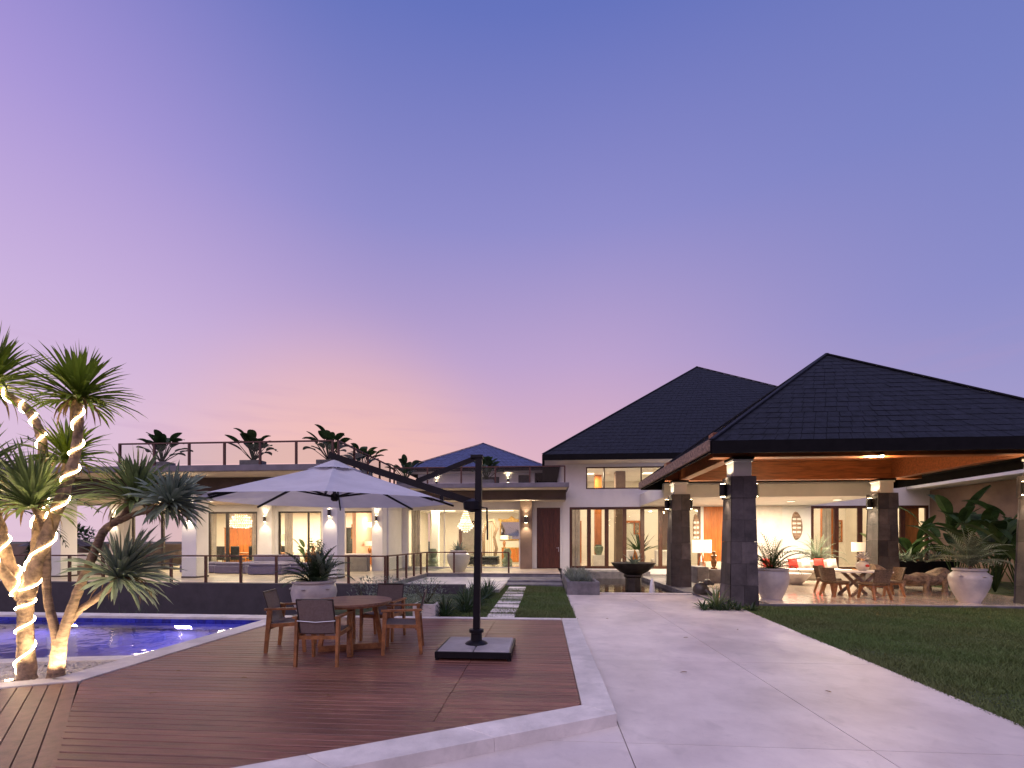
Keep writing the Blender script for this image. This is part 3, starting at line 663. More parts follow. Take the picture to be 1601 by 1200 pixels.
for x in (4.05, 6.6): MB().box(x, x + .55, 25.6, 26.2, ZT, 5.6, .006).build('inner_pillar', 'brown_wall', MH)
MB().box(3.05, 3.45, 27, 27.4, ZT, 5.6, .006).build('inner_pillar', 'orange_wood', MH)
for x in (1.4, 5.3): window(MH, x, x + 1.1, ZT, 3.0, 29.9, [], 'orange_wood', .14, .08)
MB().box(15.9, 16.5, 26.4, 27.0, ZT, 5.6, .006).build('inner_pillar', 'orange_wood', MH)
hip(-.05, 22.2, 22.3, 44.5, 5.95, (11.1, 33.4, 14.3), parent=MH, course=.42)
MB().box(.05, 22.1, 22.38, F + .3, 5.66, 5.70, 0).build('eave_soffit', 'soffit', MH)
for x, pw_ in ((2.6, 230), (6.0, 230), (8.6, 160), (12.0, 170), (15.0, 230), (17.8, 170)):
    ceiling_light(x, 26.3, 5.6, pw_ * 1.1, .6, .6, 'recessed ceiling light in the double height hall', 'ceiling lights indoors')
MB().box(1.86, 5.2, 22.3, 23.45, -.5, .16, .015).build('plinth', 'grey_stone', MH)
MB().box(5.2, 20.6, 22.6, F, -.5, -.045, 0).build('footing', 'grey_stone', MH)

# flat porch between house and pavilion
PO = T('porch_roof', 'white flat porch roof between the main house and the pavilion', 'porch', (9, 21, 3.43))
MB().box(4.95, 13.4, 18.9, 23.48, 3.45, 4.05, .01).build('slab', 'white_wall', PO)
for x, y in ((6.2, 20.4), (8.8, 20.6), (11.0, 20.8), (12.6, 20.2)):
    ceiling_light(x, y, 3.45, 300, .22, .22, 'square downlight set in the white porch soffit', 'porch downlights')

# side wall of the planted court
GW = T('court_wall', 'brown garden wall with a white canopy behind the banana plants', 'wall', (19, 20, 0))
MB().box(19.0, 19.3, 15.0, 23.49, -.5, 4.16, 0).build('wall_face', 'brown_wall', GW)
MB().box(17.9, 19.6, 14.5, 23.48, 4.2, 4.5, .01).build('canopy', 'white_wall', GW)
MB().box(18.1, 18.45, 17.9, 18.3, -.5, 4.19, .008).build('post', 'white_wall', GW)

# ------------------------------------------------------------------ pavilion
PV = T('pavilion', 'open pavilion with a black pyramid roof on tapered stone columns', 'pavilion', (9.2, 15.3, -.1))
hip(4.1, 14.3, 11.3, 19.2, 4.1, (9.2, 15.3, 7.72), parent=PV, course=.27, fh=.3)
for (x0, x1, y0, y1) in ((4.62, 13.72, 12.62, 12.94), (4.62, 13.72, 17.28, 17.6)):
    MB().box(x0, x1, y0, y1, 3.93, 4.62, .01).build('beam', 'ceiling_wood', PV)
for (x0, x1) in ((5.08, 5.40), (12.65, 12.97)):
    MB().box(x0, x1, 12.945, 17.275, 3.93, 4.62, .01).build('beam', 'ceiling_wood', PV)
n_ = 34
for k in range(n_):
    y0 = 12.95 + k * (17.27 - 12.95) / n_; MB().box(5.405, 12.645, y0 + .003, y0 + .122, 4.60, 4.64, .004).build('ceiling_board', 'ceiling_wood', PV)
for k in range(10):
    x = 5.5 + k * .8; MB().bar((x, 11.45, 4.02), (x, 12.6, 4.5), .07, .14).build('rafter', 'ceiling_wood', PV)
for k in range(6):
    y = 12.8 + k * .95; MB().bar((4.22, y, 4.0), (5.02, y, 4.45), .07, .14).build('rafter', 'ceiling_wood', PV)
MB().box(4.0, 4.06, 11.25, 19.25, 3.84, 4.12, .01).build('lit_side_fascia', 'weathered_wood', PV)  # paler board over the dark fascia; warm eave light put into its colour
def column(cx, cy, z0, s):
    c = MB().box(cx - .235, cx + .235, cy - .235, cy + .235, 3.36, 3.86, .006).build('column', 'white_wall', PV)
    MB().box(cx - .29, cx + .29, cy - .29, cy + .29, 3.865, 3.928, .008).build('capital', 'fascia_wood', c)
    MB().box(cx - .265, cx + .265, cy - .265, cy + .265, 3.80, 3.864, .008).build('capital', 'white_wall', c)
    ztop = 3.40; zc = z0; H_ = (ztop - z0); n = 6
    def hw(z): return .37 - .08 * (z - z0) / H_
    MB().add([(cx + sx * (hw(z) - .05), cy + sy * (hw(z) - .05), z) for z in (z0, ztop - .01) for sx, sy in ((-1, -1), (1, -1), (1, 1), (-1, 1))], [(0, 1, 5, 4), (1, 2, 6, 5), (2, 3, 7, 6), (3, 0, 4, 7), (4, 5, 6, 7)]).build('core', 'fascia_wood', c)
    for k in range(n):
        a, b = z0 + H_ * k / n + .003, z0 + H_ * (k + 1) / n - .003
        if k == n - 1: b = ztop
        ex = .03 if k == n - 1 else 0
        for f in range(4):
            d = [Vector((0, -1, 0)), Vector((1, 0, 0)), Vector((0, 1, 0)), Vector((-1, 0, 0))][f]; r = Vector((-d.y, d.x, 0))
            sp = U(-.22, .22) if k < n - 1 else U(-.1, .1); pr = U(0, .008)
            for (ua, ub) in ((-1, sp), (sp, 1)):
                vs = []
                for off in (.055, 0):
                    for z in (a, b):
                        h_ = hw(z) + ex + pr * (off == 0); lim = h_ - (0 if off == 0 else .0)
                        for uu, sg in ((ua, 1), (ub, -1)):
                            w = uu * hw(z) * (1 + ex / .4) + sg * .003
                            if abs(uu) == 1: w = (1 if uu > 0 else -1) * (h_ - (off if f % 2 == 0 else off) - (0 if f % 2 == 0 else .056 if off == 0 else 0))
                            p = Vector((cx, cy, z)) + d * (h_ - off) + r * w; vs.append(p)
                MB().add(vs, [(4, 5, 7, 6), (0, 1, 5, 4), (2, 3, 7, 6), (0, 2, 6, 4), (1, 3, 7, 5)]).build('stone_block', 'column_stone', c)
    return c
cols = [(5.38, 12.78, -.14), (13.15, 12.78, -.14), (5.12, 17.44, -.25), (12.45, 17.44, -.06)]
for cx, cy, z0 in cols: column(cx, cy, z0, 1)
def clamp_lamp(x, y, z, fx, lab, pw_=45):
    t = T('wall_sconce', lab, 'wall lamp', (x, y, z), 'black down lights on the pavilion columns'); X = x + fx * .13
    MB().lathe([(.085, -.17), (.09, -.165), (.09, .165), (.085, .17)], (X, y, z), 14).build('shell', 'black_metal', t, True)
    MB().box(min(x, X), max(x, X), y - .04, y + .04, z - .05, z + .05, .003).build('bracket', 'black_metal', t)
    MB().lathe([(0, 0), (.07, 0), (.07, .005), (0, .005)], (X, y, z - .178), 10).build('lens', 'bulb', t)
    lamp('SPOT', (X, y, z - .21), pw_, t, (1, .80, .55), .04, (0, 0, 0), 90)
    lamp('SPOT', (X, y, z + .21), pw_ * .8, t, (1, .80, .55), .04, (math.pi, 0, 0), 110)
    MB().lathe([(0, 0), (.07, 0), (.07, .005), (0, .005)], (X, y, z + .173), 10).build('lens', 'bulb', t)
for (cx, cy, z0), nm in zip(cols, ('the big dark column beside the driveway', 'the lawn corner column', 'the column by the pond', 'the patio table column')):
    for fx in (-1, 1): clamp_lamp(cx + fx * .30, cy, 3.05, fx, 'black cylinder down light on the %s side of %s' % ('pond' if fx < 0 else 'court', nm), 45)
t = T('ceiling_lamp', 'bright round spot lamp under the front pavilion beam', 'lamp', (8.95, 12.6, 3.9))
MB().lathe([(.05, 0), (.07, -.01), (.07, -.05), (.05, -.055)], (8.95, 12.55, 3.975), 16).build('housing', 'black_metal', t, True)
MB().lathe([(.0, -.05), (.045, -.04), (.06, -.01), (.05, 0), (.0, 0)], (8.95, 12.55, 3.918), 14).build('bulb', 'bulb', t, True)
lamp('POINT', (8.95, 12.9, 3.80), 300, t, (1, .66, .34), .05)
# patio floor
PF = T('patio_floor', 'polished cream marble floor of the open pavilion', 'floor', (9, 16, -.04), kind='structure')
MB().box(4.9, 19.0, 12.58, 22.6, -.3, -.062, 0).build('floor_base', 'grey_stone', PF)
xx = 4.9
while xx < 13.9:
    yy = 12.58
    while yy < 22:
        if not (xx < 5.5 and (yy < 13 or yy > 14.5)): MB().box(xx + .002, xx + 1.178, yy + .002, min(yy + 1.178, 22.6), -.062, -.04, .002).build('floor_tile', 'patio_marble', PF)
        yy += 1.18
    xx += 1.18
o = MB().box(14.4, 18.98, 13.0, 22.5, -.2, -.02, .02).build('planting_bed', 'lawn_soil'); tag(o, 'dark planting bed beside the marble patio', 'planting bed', kind='structure')
# pond
PN = T('pond', 'shallow dark reflecting pond before the house windows', 'pond', (3.4, 18, -.2), kind='structure')
MB().box(1.84, 4.85, 15.2, 22.3, -.6, -.45, 0).build('pond_floor', 'pond_stone', PN)
MB().box(1.84, 4.85, 14.96, 15.2, -.6, -.07, .008).build('pond_kerb', 'limestone', PN)
MB().box(4.66, 4.88, 15.2, 22.3, -.6, -.04, .008).build('pond_kerb', 'grey_stone', PN)
o = MB().add([(1.84, 15.2, -.19), (4.66, 15.2, -.19), (4.66, 22.3, -.19), (1.84, 22.3, -.19)], [(0, 1, 2, 3)]).build('water', 'pond_water', PN)
# ------------------------------------------------------------------ dracaena trees
def smooth(pts, rad, n=6):
    P = [Vector(p) for p in pts]; out = []; rr = []
    for i in range(len(P) - 1):
        p0, p1, p2, p3 = P[max(i - 1, 0)], P[i], P[i + 1], P[min(i + 2, len(P) - 1)]
        for k in range(n):
            t = k / n; out.append(.5 * ((2 * p1) + (p2 - p0) * t + (2 * p0 - 5 * p1 + 4 * p2 - p3) * t * t + (3 * p1 - p0 - 3 * p2 + p3) * t ** 3)); rr.append(rad[i] + (rad[i + 1] - rad[i]) * t)
    out.append(P[-1]); rr.append(rad[-1]); return out, rr
def head(mb, c, axis, n, ln, w, spread=90, droop=.95):
    axis = Vector(axis).normalized(); a = axis.orthogonal().normalized(); b = axis.cross(a)
    for i in range(n):
        t = (i + .5) / n; th = math.radians(spread) * t ** .75 * U(.85, 1.12); ph = i * 2.39996 + U(-.2, .2)
        d = axis * math.cos(th) + (a * math.cos(ph) + b * math.sin(ph)) * math.sin(th)
        l = ln * U(.78, 1.1) * (1 - .25 * (t > .9)); up = axis if th > .25 else a
        mb.strip(Vector(c) - axis * .10 * t + d * .02, d, up, l, w * U(.8, 1.15), droop * U(.3, 1.0) * (.35 + t), 5, .22, lambda s: (.6 + .9 * s if s < .4 else .96 * (1 - ((s - .4) / .6) ** 2) ** .55) if s < 1 else .03)
D1, D2 = 5.36, 5.42
def pts(l, d, j=0): return [dep(x, y, d + o) for x, y, o in l]
def tree(name, label, limbs, heads, bark, leafmat, base, ringed):
    t = T(name, label, 'tree', base); tr = MB(); paths = []
    for l, r, d in limbs:
        p, q = smooth(pts(l, d), r, 8)
        q = [v * (1 + (.06 * math.sin(i * 2.3) + U(-.04, .04) if ringed else .12 * math.sin(i * 1.9 + .6) * math.sin(i * .7) + U(-.06, .06))) for i, v in enumerate(q)]
        tr.tube(p, q, 12); paths.append((p, q))
    tr.build('trunk', bark, t, True)
    for (c, ax, n, ln, d, lm) in heads:
        mb = MB(); head(mb, dep(c[0], c[1], d), ax, n, ln, .052); mb.build('leaf_crown', lm, t); dl = MB(); cc_ = dep(c[0], c[1], d)
        for i in range(9):
            a_ = U(0, 6.28); dl.strip(cc_ + Vector((math.cos(a_) * .04, math.sin(a_) * .04, -.05)), (math.cos(a_) * .7, math.sin(a_) * .7, U(-.5, .2)), (0, 0, 1), ln * U(.5, .85), .03, U(2.0, 4), 5, .3)
        dl.build('dead_leaves', 'dead_leaf', t)
    return t, paths
limbs = [([(42, 1068, 0), (40, 1000, 0), (40, 950, 0), (48, 910, 0), (80, 820, .05), (108, 745, .08), (121, 690, .05), (122, 628, .03)], [.10, .075, .074, .08, .066, .056, .049, .046], D1),
         ([(46, 925, .05), (58, 850, .25), (66, 760, .35), (66, 690, .35), (50, 650, .3), (24, 626, .25), (-14, 603, .2)], [.07, .06, .055, .05, .047, .045, .045], D1),
         ([(40, 930, 0), (12, 875, -.05), (-2, 820, -.1), (-30, 740, -.15)], [.075, .062, .056, .05], D1),
         ([(36, 935, 0), (8, 898, -.15), (-25, 865, -.3)], [.07, .056, .05], D1),
         ([(70, 850, .1), (95, 780, .4), (105, 720, .5)], [.05, .045, .04], D1)]
heads = [((123, 618), (.05, 0, 1), 150, .62, D1 + .03, 'leaf_lit'), ((-16, 598), (.15, 0, 1), 130, .72, D1 + .2, 'leaf_lit'), ((106, 714), (.3, 0, 1), 110, .55, D1 + .5, 'leaf_lit'), ((-34, 735), (.1, -.1, 1), 100, .6, D1 - .1, 'leaf_strap')]
t1, paths = tree('dracaena_tree', 'dracaena tree with pale trunk wound in glowing rope light', limbs, heads, 'bark_pale', 'leaf_lit', dep(42, 1066, D1), False)
rp = T('rope_light', 'glowing warm white rope light wound round the dracaena trunk', 'rope light', dep(42, 1050, D1))
for (p, q), turns, s0, s1 in zip(paths[:4], (9, 7, 3, 2), (.06, .08, .05, .1), (.998, .985, .95, .95)):
    hx = []; n = turns * 14; prev = None
    for i in range(n + 1):
        s = (s0 + (s1 - s0) * i / n) * (len(p) - 1); k = min(int(s), len(p) - 2); f = s - k; c = p[k].lerp(p[k + 1], f); r = q[k] + (q[k + 1] - q[k]) * f + .010
        d = (p[k + 1] - p[k]).normalized(); a = d.cross(Vector((0, 1, 0))).normalized(); b = d.cross(a); an = 2 * math.pi * turns * i / n
        hx.append(c + (a * math.cos(an) + b * math.sin(an)) * r)
    MB().tube(hx, .0085, 5).build('light_tube', 'rope_glow', rp, True)
for x, y, d in ((58, 1058, 5.15), (14, 1054, 5.3), (128, 1052, 5.45)):  # the last one is added to brighten the second dracaena's leaf heads
    L0 = dep(x, y, d); L0.z = -.06
    up = T('garden_uplight', 'small black garden uplight among the pebbles %s' % {58: 'at the foot of the glowing trunk', 14: 'beside the pool coping', 128: 'added to brighten the crowns of the unlit dracaena'}[x], 'garden light', L0, 'uplights in the pebble bed')
    MB().lathe([(.03, -.06), (.045, -.02), (.05, .05), (.04, .055)], L0, 12).build('housing', 'black_metal', up, True)
    MB().lathe([(0, 0), (.036, 0), (.036, .004), (0, .004)], L0 + Vector((0, 0, .056)), 10).build('lens', 'bulb', up)
    lamp('SPOT', L0 + Vector((0, 0, .075)), 150, up, (1, .76, .46), .03, (math.radians(172), math.radians(-8 if x == 128 else 4), 0), 130)
limbs = [([(84, 1064, 0), (90, 1010, 0), (86, 985, 0), (74, 930, 0), (72, 850, 0), (66, 815, -.03), (54, 792, -.05)], [.075, .056, .047, .043, .041, .038, .04], D2),
         ([(90, 1064, 0), (97, 1000, 0), (118, 935, 0), (148, 862, 0), (164, 828, -.02), (192, 808, -.03), (204, 788, -.03)], [.07, .056, .05, .046, .043, .038, .04], D2),
         ([(186, 815, -.02), (212, 803, -.08), (240, 797, -.12), (256, 790, -.12)], [.034, .032, .032, .034], D2),
         ([(98, 992, 0), (120, 958, .06), (150, 936, .1), (172, 918, .12), (186, 902, .12)], [.038, .038, .038, .040, .042], D2)]
heads = [((50, 784), (-.02, 0, 1), 130, .70, D2 - .05, 'leaf_strap'), ((212, 776), (.12, 0, 1), 120, .60, D2 - .03, 'leaf_strap'), ((268, 782), (.7, -.1, .7), 110, .46, D2 - .12, 'leaf_grey'), ((189, 897), (.75, 0, 1), 120, .66, D2 + .12, 'leaf_grey')]
tree('dracaena_tree', 'unlit dracaena with ringed leaning stems and grey green leaf heads', limbs, heads, 'bark', 'leaf_strap', dep(86, 1062, D2), True)

# ------------------------------------------------------------------ pinnate palm / potted plants
def frond(mb, base, d, ln, drop, lw=.022, ll=.36, n=14, side=None):
    p = Vector(base); d = Vector(d).normalized(); path = [p.copy()]; dirs = [d.copy()]
    for i in range(n):
        p = p + d * ln / n; d = (d + Vector((0, 0, -1)) * drop / n * (.4 + 1.6 * i / n)).normalized(); path.append(p.copy()); dirs.append(d.copy())
    mb.tube(path, [.012 * (1 - .8 * i / n) + .002 for i in range(n + 1)], 4, False)
    for i in range(2, n + 1):
        t = i / n; r = dirs[i].cross(Vector((0, 0, 1)))
        if r.length < .05: r = Vector((1, 0, 0))
        r.normalize(); l = ll * math.sin(math.pi * (.18 + .75 * t)) * U(.85, 1.1)
        for s in (-1, 1):
            q = (r * s + dirs[i] * .75 + Vector((0, 0, .15))).normalized(); mb.strip(path[i], q, (0, 0, 1), l, lw, .5, 3, .15, lambda u: 1 - u * .93)
def palm(name, label, base, n, ln, mat, group=None, drop=1.3, cat='palm', tilt=(.15, 1.0), ll=.3, trunk=0, lw=.028):
    t = T(name, label, cat, base, group); mb = MB(); b = Vector(base)
    if trunk: MB().tube([b, b + Vector((.02, 0, trunk))], [.045, .035], 8).build('trunk', 'bark', t, True)
    st = MB()
    for i in range(n):
        a = i * 2.4 + U(-.3, .3); th = tilt[0] + (tilt[1] - tilt[0]) * (i + .5) / n
        frond(mb, b + Vector((U(-.06, .06), U(-.06, .06), trunk)), (math.sin(th) * math.cos(a), math.sin(th) * math.sin(a), math.cos(th)), ln * U(.75, 1.1), drop * U(.6, 1.1), lw, ll)
    mb.build('fronds', mat, t); return t
def tuft(name, label, base, n, ln, w, mat, group=None, spread=75, cat='plant', droop=.6):
    t = T(name, label, cat, base, group); mb = MB()
    for i in range(n):
        th = math.radians(spread) * ((i + .5) / n) ** .7 * U(.8, 1.1); a = i * 2.4 + U(-.3, .3)
        mb.strip(Vector(base) + Vector((math.cos(a), math.sin(a), 0)) * U(0, .06), (math.sin(th) * math.cos(a), math.sin(th) * math.sin(a), math.cos(th)), (-math.cos(a), -math.sin(a), .3), ln * U(.6, 1.1), w, droop * U(.4, 1.1), 5, .2)
    mb.build('leaves', mat, t); return t
def paddle(name, label, base, n, h, lw, ll, mat, group, lean=.55):
    t = T(name, label, 'plant', base, group)
    for i in range(n):
        a = i * 2.4 + U(-.4, .4); th = U(.08, lean); hh = h * U(.45, 1.0); b = Vector(base); d = Vector((math.sin(th) * math.cos(a), math.sin(th) * math.sin(a), math.cos(th)))
        tip = b + d * hh; lf = MB(); d2 = (d + Vector((math.cos(a) * .45, math.sin(a) * .45, -.05))).normalized()
        lf.strip(tip, d2, (-math.cos(a), -math.sin(a), .6), ll * U(.75, 1.15), lw * U(.8, 1.15), U(.2, .9), 7, .16, lambda s: max(.05, math.sin(math.pi * (.06 + .92 * s)) ** .6))
        lf.tube([b, b.lerp(tip, .6), tip, tip + d2 * ll * .3], [.022, .016, .011, .005], 5)
        lf.build('leaf', mat, t)
    return t
def urn(name, label, base, prof, mat, group=None, lugs=0):
    t = T(name, label, 'pot', base, group); b = Vector(base)
    MB().lathe(prof, b, 40).build('body', mat, t, True); top = max(p[1] for p in prof)
    rin = [p[0] for p in prof if p[1] == top][0] - .05
    MB().lathe([(0, 0), (rin, 0), (rin, .01), (0, .012)], b + Vector((0, 0, top - .06)), 24).build('soil', 'lawn_soil', t)
    for k in range(lugs):
        a = -math.pi / 2 + (k - (lugs - 1) / 2) * 1.1; rr = max(p[0] for p in prof); z = [p[1] for p in prof if p[0] == rr][0] + .1
        MB().lathe([(.0, -.02), (.05, -.02), (.06, 0), (.03, .02), (0, .02)], b + Vector((math.cos(a) * (rr - .03), math.sin(a) * (rr - .03), z)), 10).build('lug', mat, t, True)
    return t
def uprof(h, r0, rm, rt, lip=.05): return [(0, 0), (r0, 0), (r0 + (rm - r0) * .45, h * .22), (r0 + (rm - r0) * .82, h * .45), (rm, h * .68), (rm * .97, h * .80), (rt + .01, h * .90), (rt - .01, h * .92), (rt + .03, h * .95), (rt + .03, h), (rt - lip, h), (rt - lip - .01, h * .93)]
def uprof2(h, r0, rm, rt): return uprof(h, r0, rm, rt)
urn('large_pot', 'large whitewashed round pot with ram lugs behind the teak table', (-5.12, 9.68, -.06), uprof(.83, .28, .48, .43), 'ceramic', lugs=3)
palm('potted_palm', 'bushy dark green palm growing in the whitewashed pot behind the table', (-5.12, 9.68, .70), 34, .95, 'leaf_palm', drop=1.3, ll=.36, tilt=(.02, 1.15))
tuft('agave', 'broad grey leaved plant rising above the potted palm', (-4.95, 9.8, .75), 12, .85, .12, 'leaf_grey', spread=40)
urn('large_pot', 'large pale round pot on the patio corner near the planted court', (11.75, 13.25, -.04), uprof(.93, .22, .44, .33), 'ceramic', lugs=3)
palm('fan_palm', 'grey green palm standing in the pale pot near the planted court', (11.75, 13.25, .82), 30, 1.0, 'leaf_grey', drop=1.2, trunk=.15, ll=.42, tilt=(.05, 1.2), lw=.03)
urn('large_pot', 'large grey pot partly hidden behind the dark column', (6.65, 13.6, -.04), uprof(.9, .26, .46, .42), 'ceramic')
palm('potted_palm', 'arching green palm in the grey pot behind the dark column', (6.65, 13.6, .8), 24, 1.15, 'leaf_palm', drop=1.7, ll=.42, tilt=(.1, 1.1))
urn('glazed_jar', 'glossy cream jar with agave on the landing by the railing', (-3.95, 20.6, ZT), uprof(1.0, .26, .55, .36), 'glazed')
tuft('agave', 'blue green agave growing in the glossy cream jar', (-3.95, 20.6, ZT + .9), 30, .62, .08, 'leaf_grey', spread=80, droop=.3)
urn('large_pot', 'cream pot behind the curved sofa', (12.6, 21.6, -.04), uprof(.85, .28, .5, .42), 'ceramic')
palm('potted_palm', 'blue grey palm in the cream pot behind the curved sofa', (12.6, 21.6, .75), 28, 1.3, 'leaf_grey', drop=1.6, ll=.34, tilt=(.1, 1.1))
tuft('agave', 'spiky green plant clump at the foot of the dark column', (4.55, 12.15, -.13), 46, .62, .05, 'leaf_strap', spread=88)
for k in range(9):
    tuft('groundcover_plant', 'low leafy green plant at the foot of the dark column', (4.15 + (k % 5) * .27 + U(-.05, .05), 11.75 + (k // 5) * .25, -.12), 16, .3, .05, 'leaf_palm', 'low plants at the dark column', 85)
# planter box
PB = T('planter_box', 'long grey stone planter box beside the wide steps', 'planter', (1.3, 16, -.11))
MB().box(.76, 1.82, 14.72, 14.86, -.16, .32, .012).build('side', 'grey_stone', PB); MB().box(.76, 1.82, 18.4, 18.52, -.16, .32, .012).build('side', 'grey_stone', PB)
MB().box(.76, .88, 14.862, 18.398, -.16, .318, .012).build('side', 'grey_stone', PB); MB().box(1.70, 1.82, 14.862, 18.398, -.16, .318, .012).build('side', 'grey_stone', PB); MB().box(.88, 1.70, 14.86, 18.4, -.16, .24, 0).build('soil', 'lawn_soil', PB)
for k in range(14):
    tuft('silver_plant', 'spiky silver grey plant growing in the long planter box', (1.05 + (k % 2) * .42 + U(-.06, .06), 15.05 + (k // 2) * .5 + U(-.08, .08), .23), 38, .48, .035, 'leaf_silver', 'silver plants in the planter box', 62, droop=.35)
PB = T('planter_box', 'small square stone planter at the back edge of the deck', 'planter', (-2.55, 9.78, -.06))
MB().box(-2.85, -2.35, 9.58, 10.05, -.08, .27, .012).build('box', 'limestone', PB); MB().box(-2.8, -2.4, 9.63, 10.0, .262, .274, 0).build('soil', 'lawn_soil', PB)
def shrub(name, label, base, r, h, n, lw, ll, mat, group):
    t = T(name, label, 'shrub', base, group); mb = MB(); b = Vector(base); st = MB()
    for i in range(9):
        a = U(0, 6.28); st.tube([b, b + Vector((math.cos(a) * r * .6, math.sin(a) * r * .6, h * U(.6, .9)))], [.012, .004], 4)
    st.build('stems', 'stem', t)
    for i in range(n):
        a = U(0, 6.28); q = U(0, 1) ** .5; z = U(.08, 1); rr = r * q * math.sin(math.pi * (.2 + .68 * z)) * U(.8, 1.15)
        p = b + Vector((math.cos(a) * rr, math.sin(a) * rr, h * z)); d = Vector((math.cos(a) * .7 + U(-.5, .5), math.sin(a) * .7 + U(-.5, .5), U(-.1, .9)))
        mb.strip(p, d, (0, 0, 1), ll * U(.6, 1.2), lw, .5, 2, .15)
    mb.build('foliage', mat, t)
shrub('shrub', 'airy grey green shrub growing in the small square planter', (-2.6, 9.8, .26), .55, .55, 500, .018, .09, 'leaf_grey', 'shrubs behind the deck')
for k in range(3):
    shrub('shrub', 'airy grey green shrub against the plum retaining wall', (-3.4 - k * .5, 10.3 + U(0, 1), -.06), .5, .8, 450, .018, .09, 'leaf_grey', 'shrubs behind the deck')
for k in range(16):
    tuft('strap_leaf_clump', 'arching green strap leaf clump edging the small lawn', (-2.15 + U(-.3, .3) + .03 * k, 9.85 + k * .3, -.06), 36, .6, .03, 'leaf_palm', 'strap leaf clumps along the lawn edge', 70)
for k in range(3): tuft('strap_leaf_clump', 'thin grass like clump growing below the pool edge', (-9.2 - k * .35, 9.85, -.55), 20, .75, .02, 'leaf_palm', 'clumps behind the pool', 50)
# roof terrace plants in troughs
for k, (x, y) in enumerate(((-14.9, 16.5), (-11.1, 16.4), (-8.15, 16.5), (-7.9, 19.0), (-7.0, 22.3), (-2.9, 22.4))):
    zz = 4.42; lab = ['round leaved plant in a grey trough at the dim end of the roof terrace', 'spreading paddle leaved plant in a trough midway along the roof terrace', 'paddle leaved plant in a trough at the corner of the roof terrace', 'paddle plant halfway back on the roof terrace', 'paddle leaved plant on the roof beside the rear suite', 'broad leaved plant before the blue hipped roof'][k]
    tt = T('trough', 'square grey trough holding the ' + lab[:lab.index(' plant')] + ' plant, ' + ['dim end', 'midway along terrace', 'terrace corner', 'halfway back', 'beside rear suite', 'before blue roof'][k], 'planter', (x, y, zz), 'roof terrace troughs')
    MB().box(x - .4, x + .4, y - .22, y + .22, zz, zz + .3, .01).build('box', 'grey_stone', tt)
    paddle('paddle_plant', lab, (x, y, zz + .28), 22, .95, .34, .52, 'leaf_dark' if k < 4 else 'leaf_palm', 'paddle plants on the roof terrace', .95)
# planted court
for k, (x, y, h, n) in enumerate(((14.9, 17.2, 2.0, 9), (16.0, 18.6, 3.0, 9), (17.3, 18.4, 2.7, 9), (15.6, 15.9, 2.1, 9), (14.6, 14.6, 1.7, 8), (16.8, 16.6, 3.2, 10), (15.2, 19.6, 2.2, 8), (14.45, 19.3, 1.5, 7), (17.4, 20.6, 2.6, 8), (15.9, 17.3, 2.5, 11), (14.8, 15.8, 1.9, 11), (16.4, 15.2, 2.6, 10), (17.9, 17.2, 2.9, 9))):
    paddle('banana_plant', ['tall banana plant with broad dark leaves against the brown court wall', 'mid height dark leaved banana plant in the planted court'][h < 2.3], (x, y, -.03), n, h, .42, 1.15, 'leaf_dark', 'tall banana plants' if h >= 2.3 else 'mid height banana plants', .5)
for k in range(12):
    tuft('groundcover_plant', 'low dark leafy plant in the bed of the planted court', (14.5 + (k % 4) * .55 + U(-.1, .1), 13.4 + (k // 4) * .6, -.03), 18, .55, .07, 'leaf_dark', 'low plants in the planted court', 80)
t = T('planter_bowl', 'long black boat shaped planter behind the driftwood bench', 'planter', (15.2, 18.2, -.04))
MB().add([(x + sx * dx, y_ + sy * dy, z) for z, dx, dy in ((-.04, .9, .25), (.85, 1.45, .42)) for x, y_ in ((14.6, 18.9),) for sx, sy in ((-1, -1), (1, -1), (1, 1), (-1, 1))], [(0, 1, 2, 3), (4, 5, 6, 7), (0, 1, 5, 4), (1, 2, 6, 5), (2, 3, 7, 6), (3, 0, 4, 7)]).build('hull', 'black_metal', t)
for k in range(5): tuft('leafy_plant', 'blue green leafy plant in the black boat planter', (13.6 + k * .45, 18.9, .84), 16, .6, .09, 'leaf_grey', 'plants in the boat planter', 75)
# coconut palm beyond the left edge and trees far off
palm('coconut_palm', 'dark drooping palm fronds behind the glowing dracaena', (-9.2, 6.6, 2.2), 12, 1.6, 'leaf_dark', drop=1.8, ll=.4, tilt=(.3, 1.5), cat='palm')
MB().tube([(-9.2, 6.6, -.8), (-9.25, 6.65, 1), (-9.2, 6.6, 2.2)], [.13, .1, .09], 10).build('trunk', 'bark', bpy.data.objects['coconut_palm'], True)
def round_tree(label, x, y, z, r, h):
    t = T('garden_tree', label, 'tree', (x, y, z), 'far garden trees'); MB().tube([(x, y, z), (x + .1, y, z + h * .5), (x, y, z + h * .8)], [.16, .1, .04], 7).build('trunk', 'bark', t, True); mb = MB()
    for i in range(900):
        d = Vector((random.gauss(0, 1), random.gauss(0, 1), random.gauss(0, 1))).normalized(); q = U(.5, 1) * (1 + .25 * math.sin(d.x * 5) * math.sin(d.z * 6)); p = Vector((x, y, z + h * .75)) + Vector((d.x * r, d.y * r, d.z * r * .8)) * q
        mb.strip(p, d + Vector((U(-1, 1), U(-1, 1), U(-1, 1))), (0, 0, 1), .3, .14, .3, 2, .1)
    mb.build('crown', 'leaf_palm', t)
round_tree('bushy tree on the terrace edge seen behind the glowing trunk', -23.2, 19.6, -1.2, .8, 3.0)
round_tree('small round topped tree far beyond the terrace', -33, 29, -1.2, 1.5, 4.0)
round_tree('dark tree crown seen above the court wall canopy', 24, 26, -1.2, 2.2, 6.2)

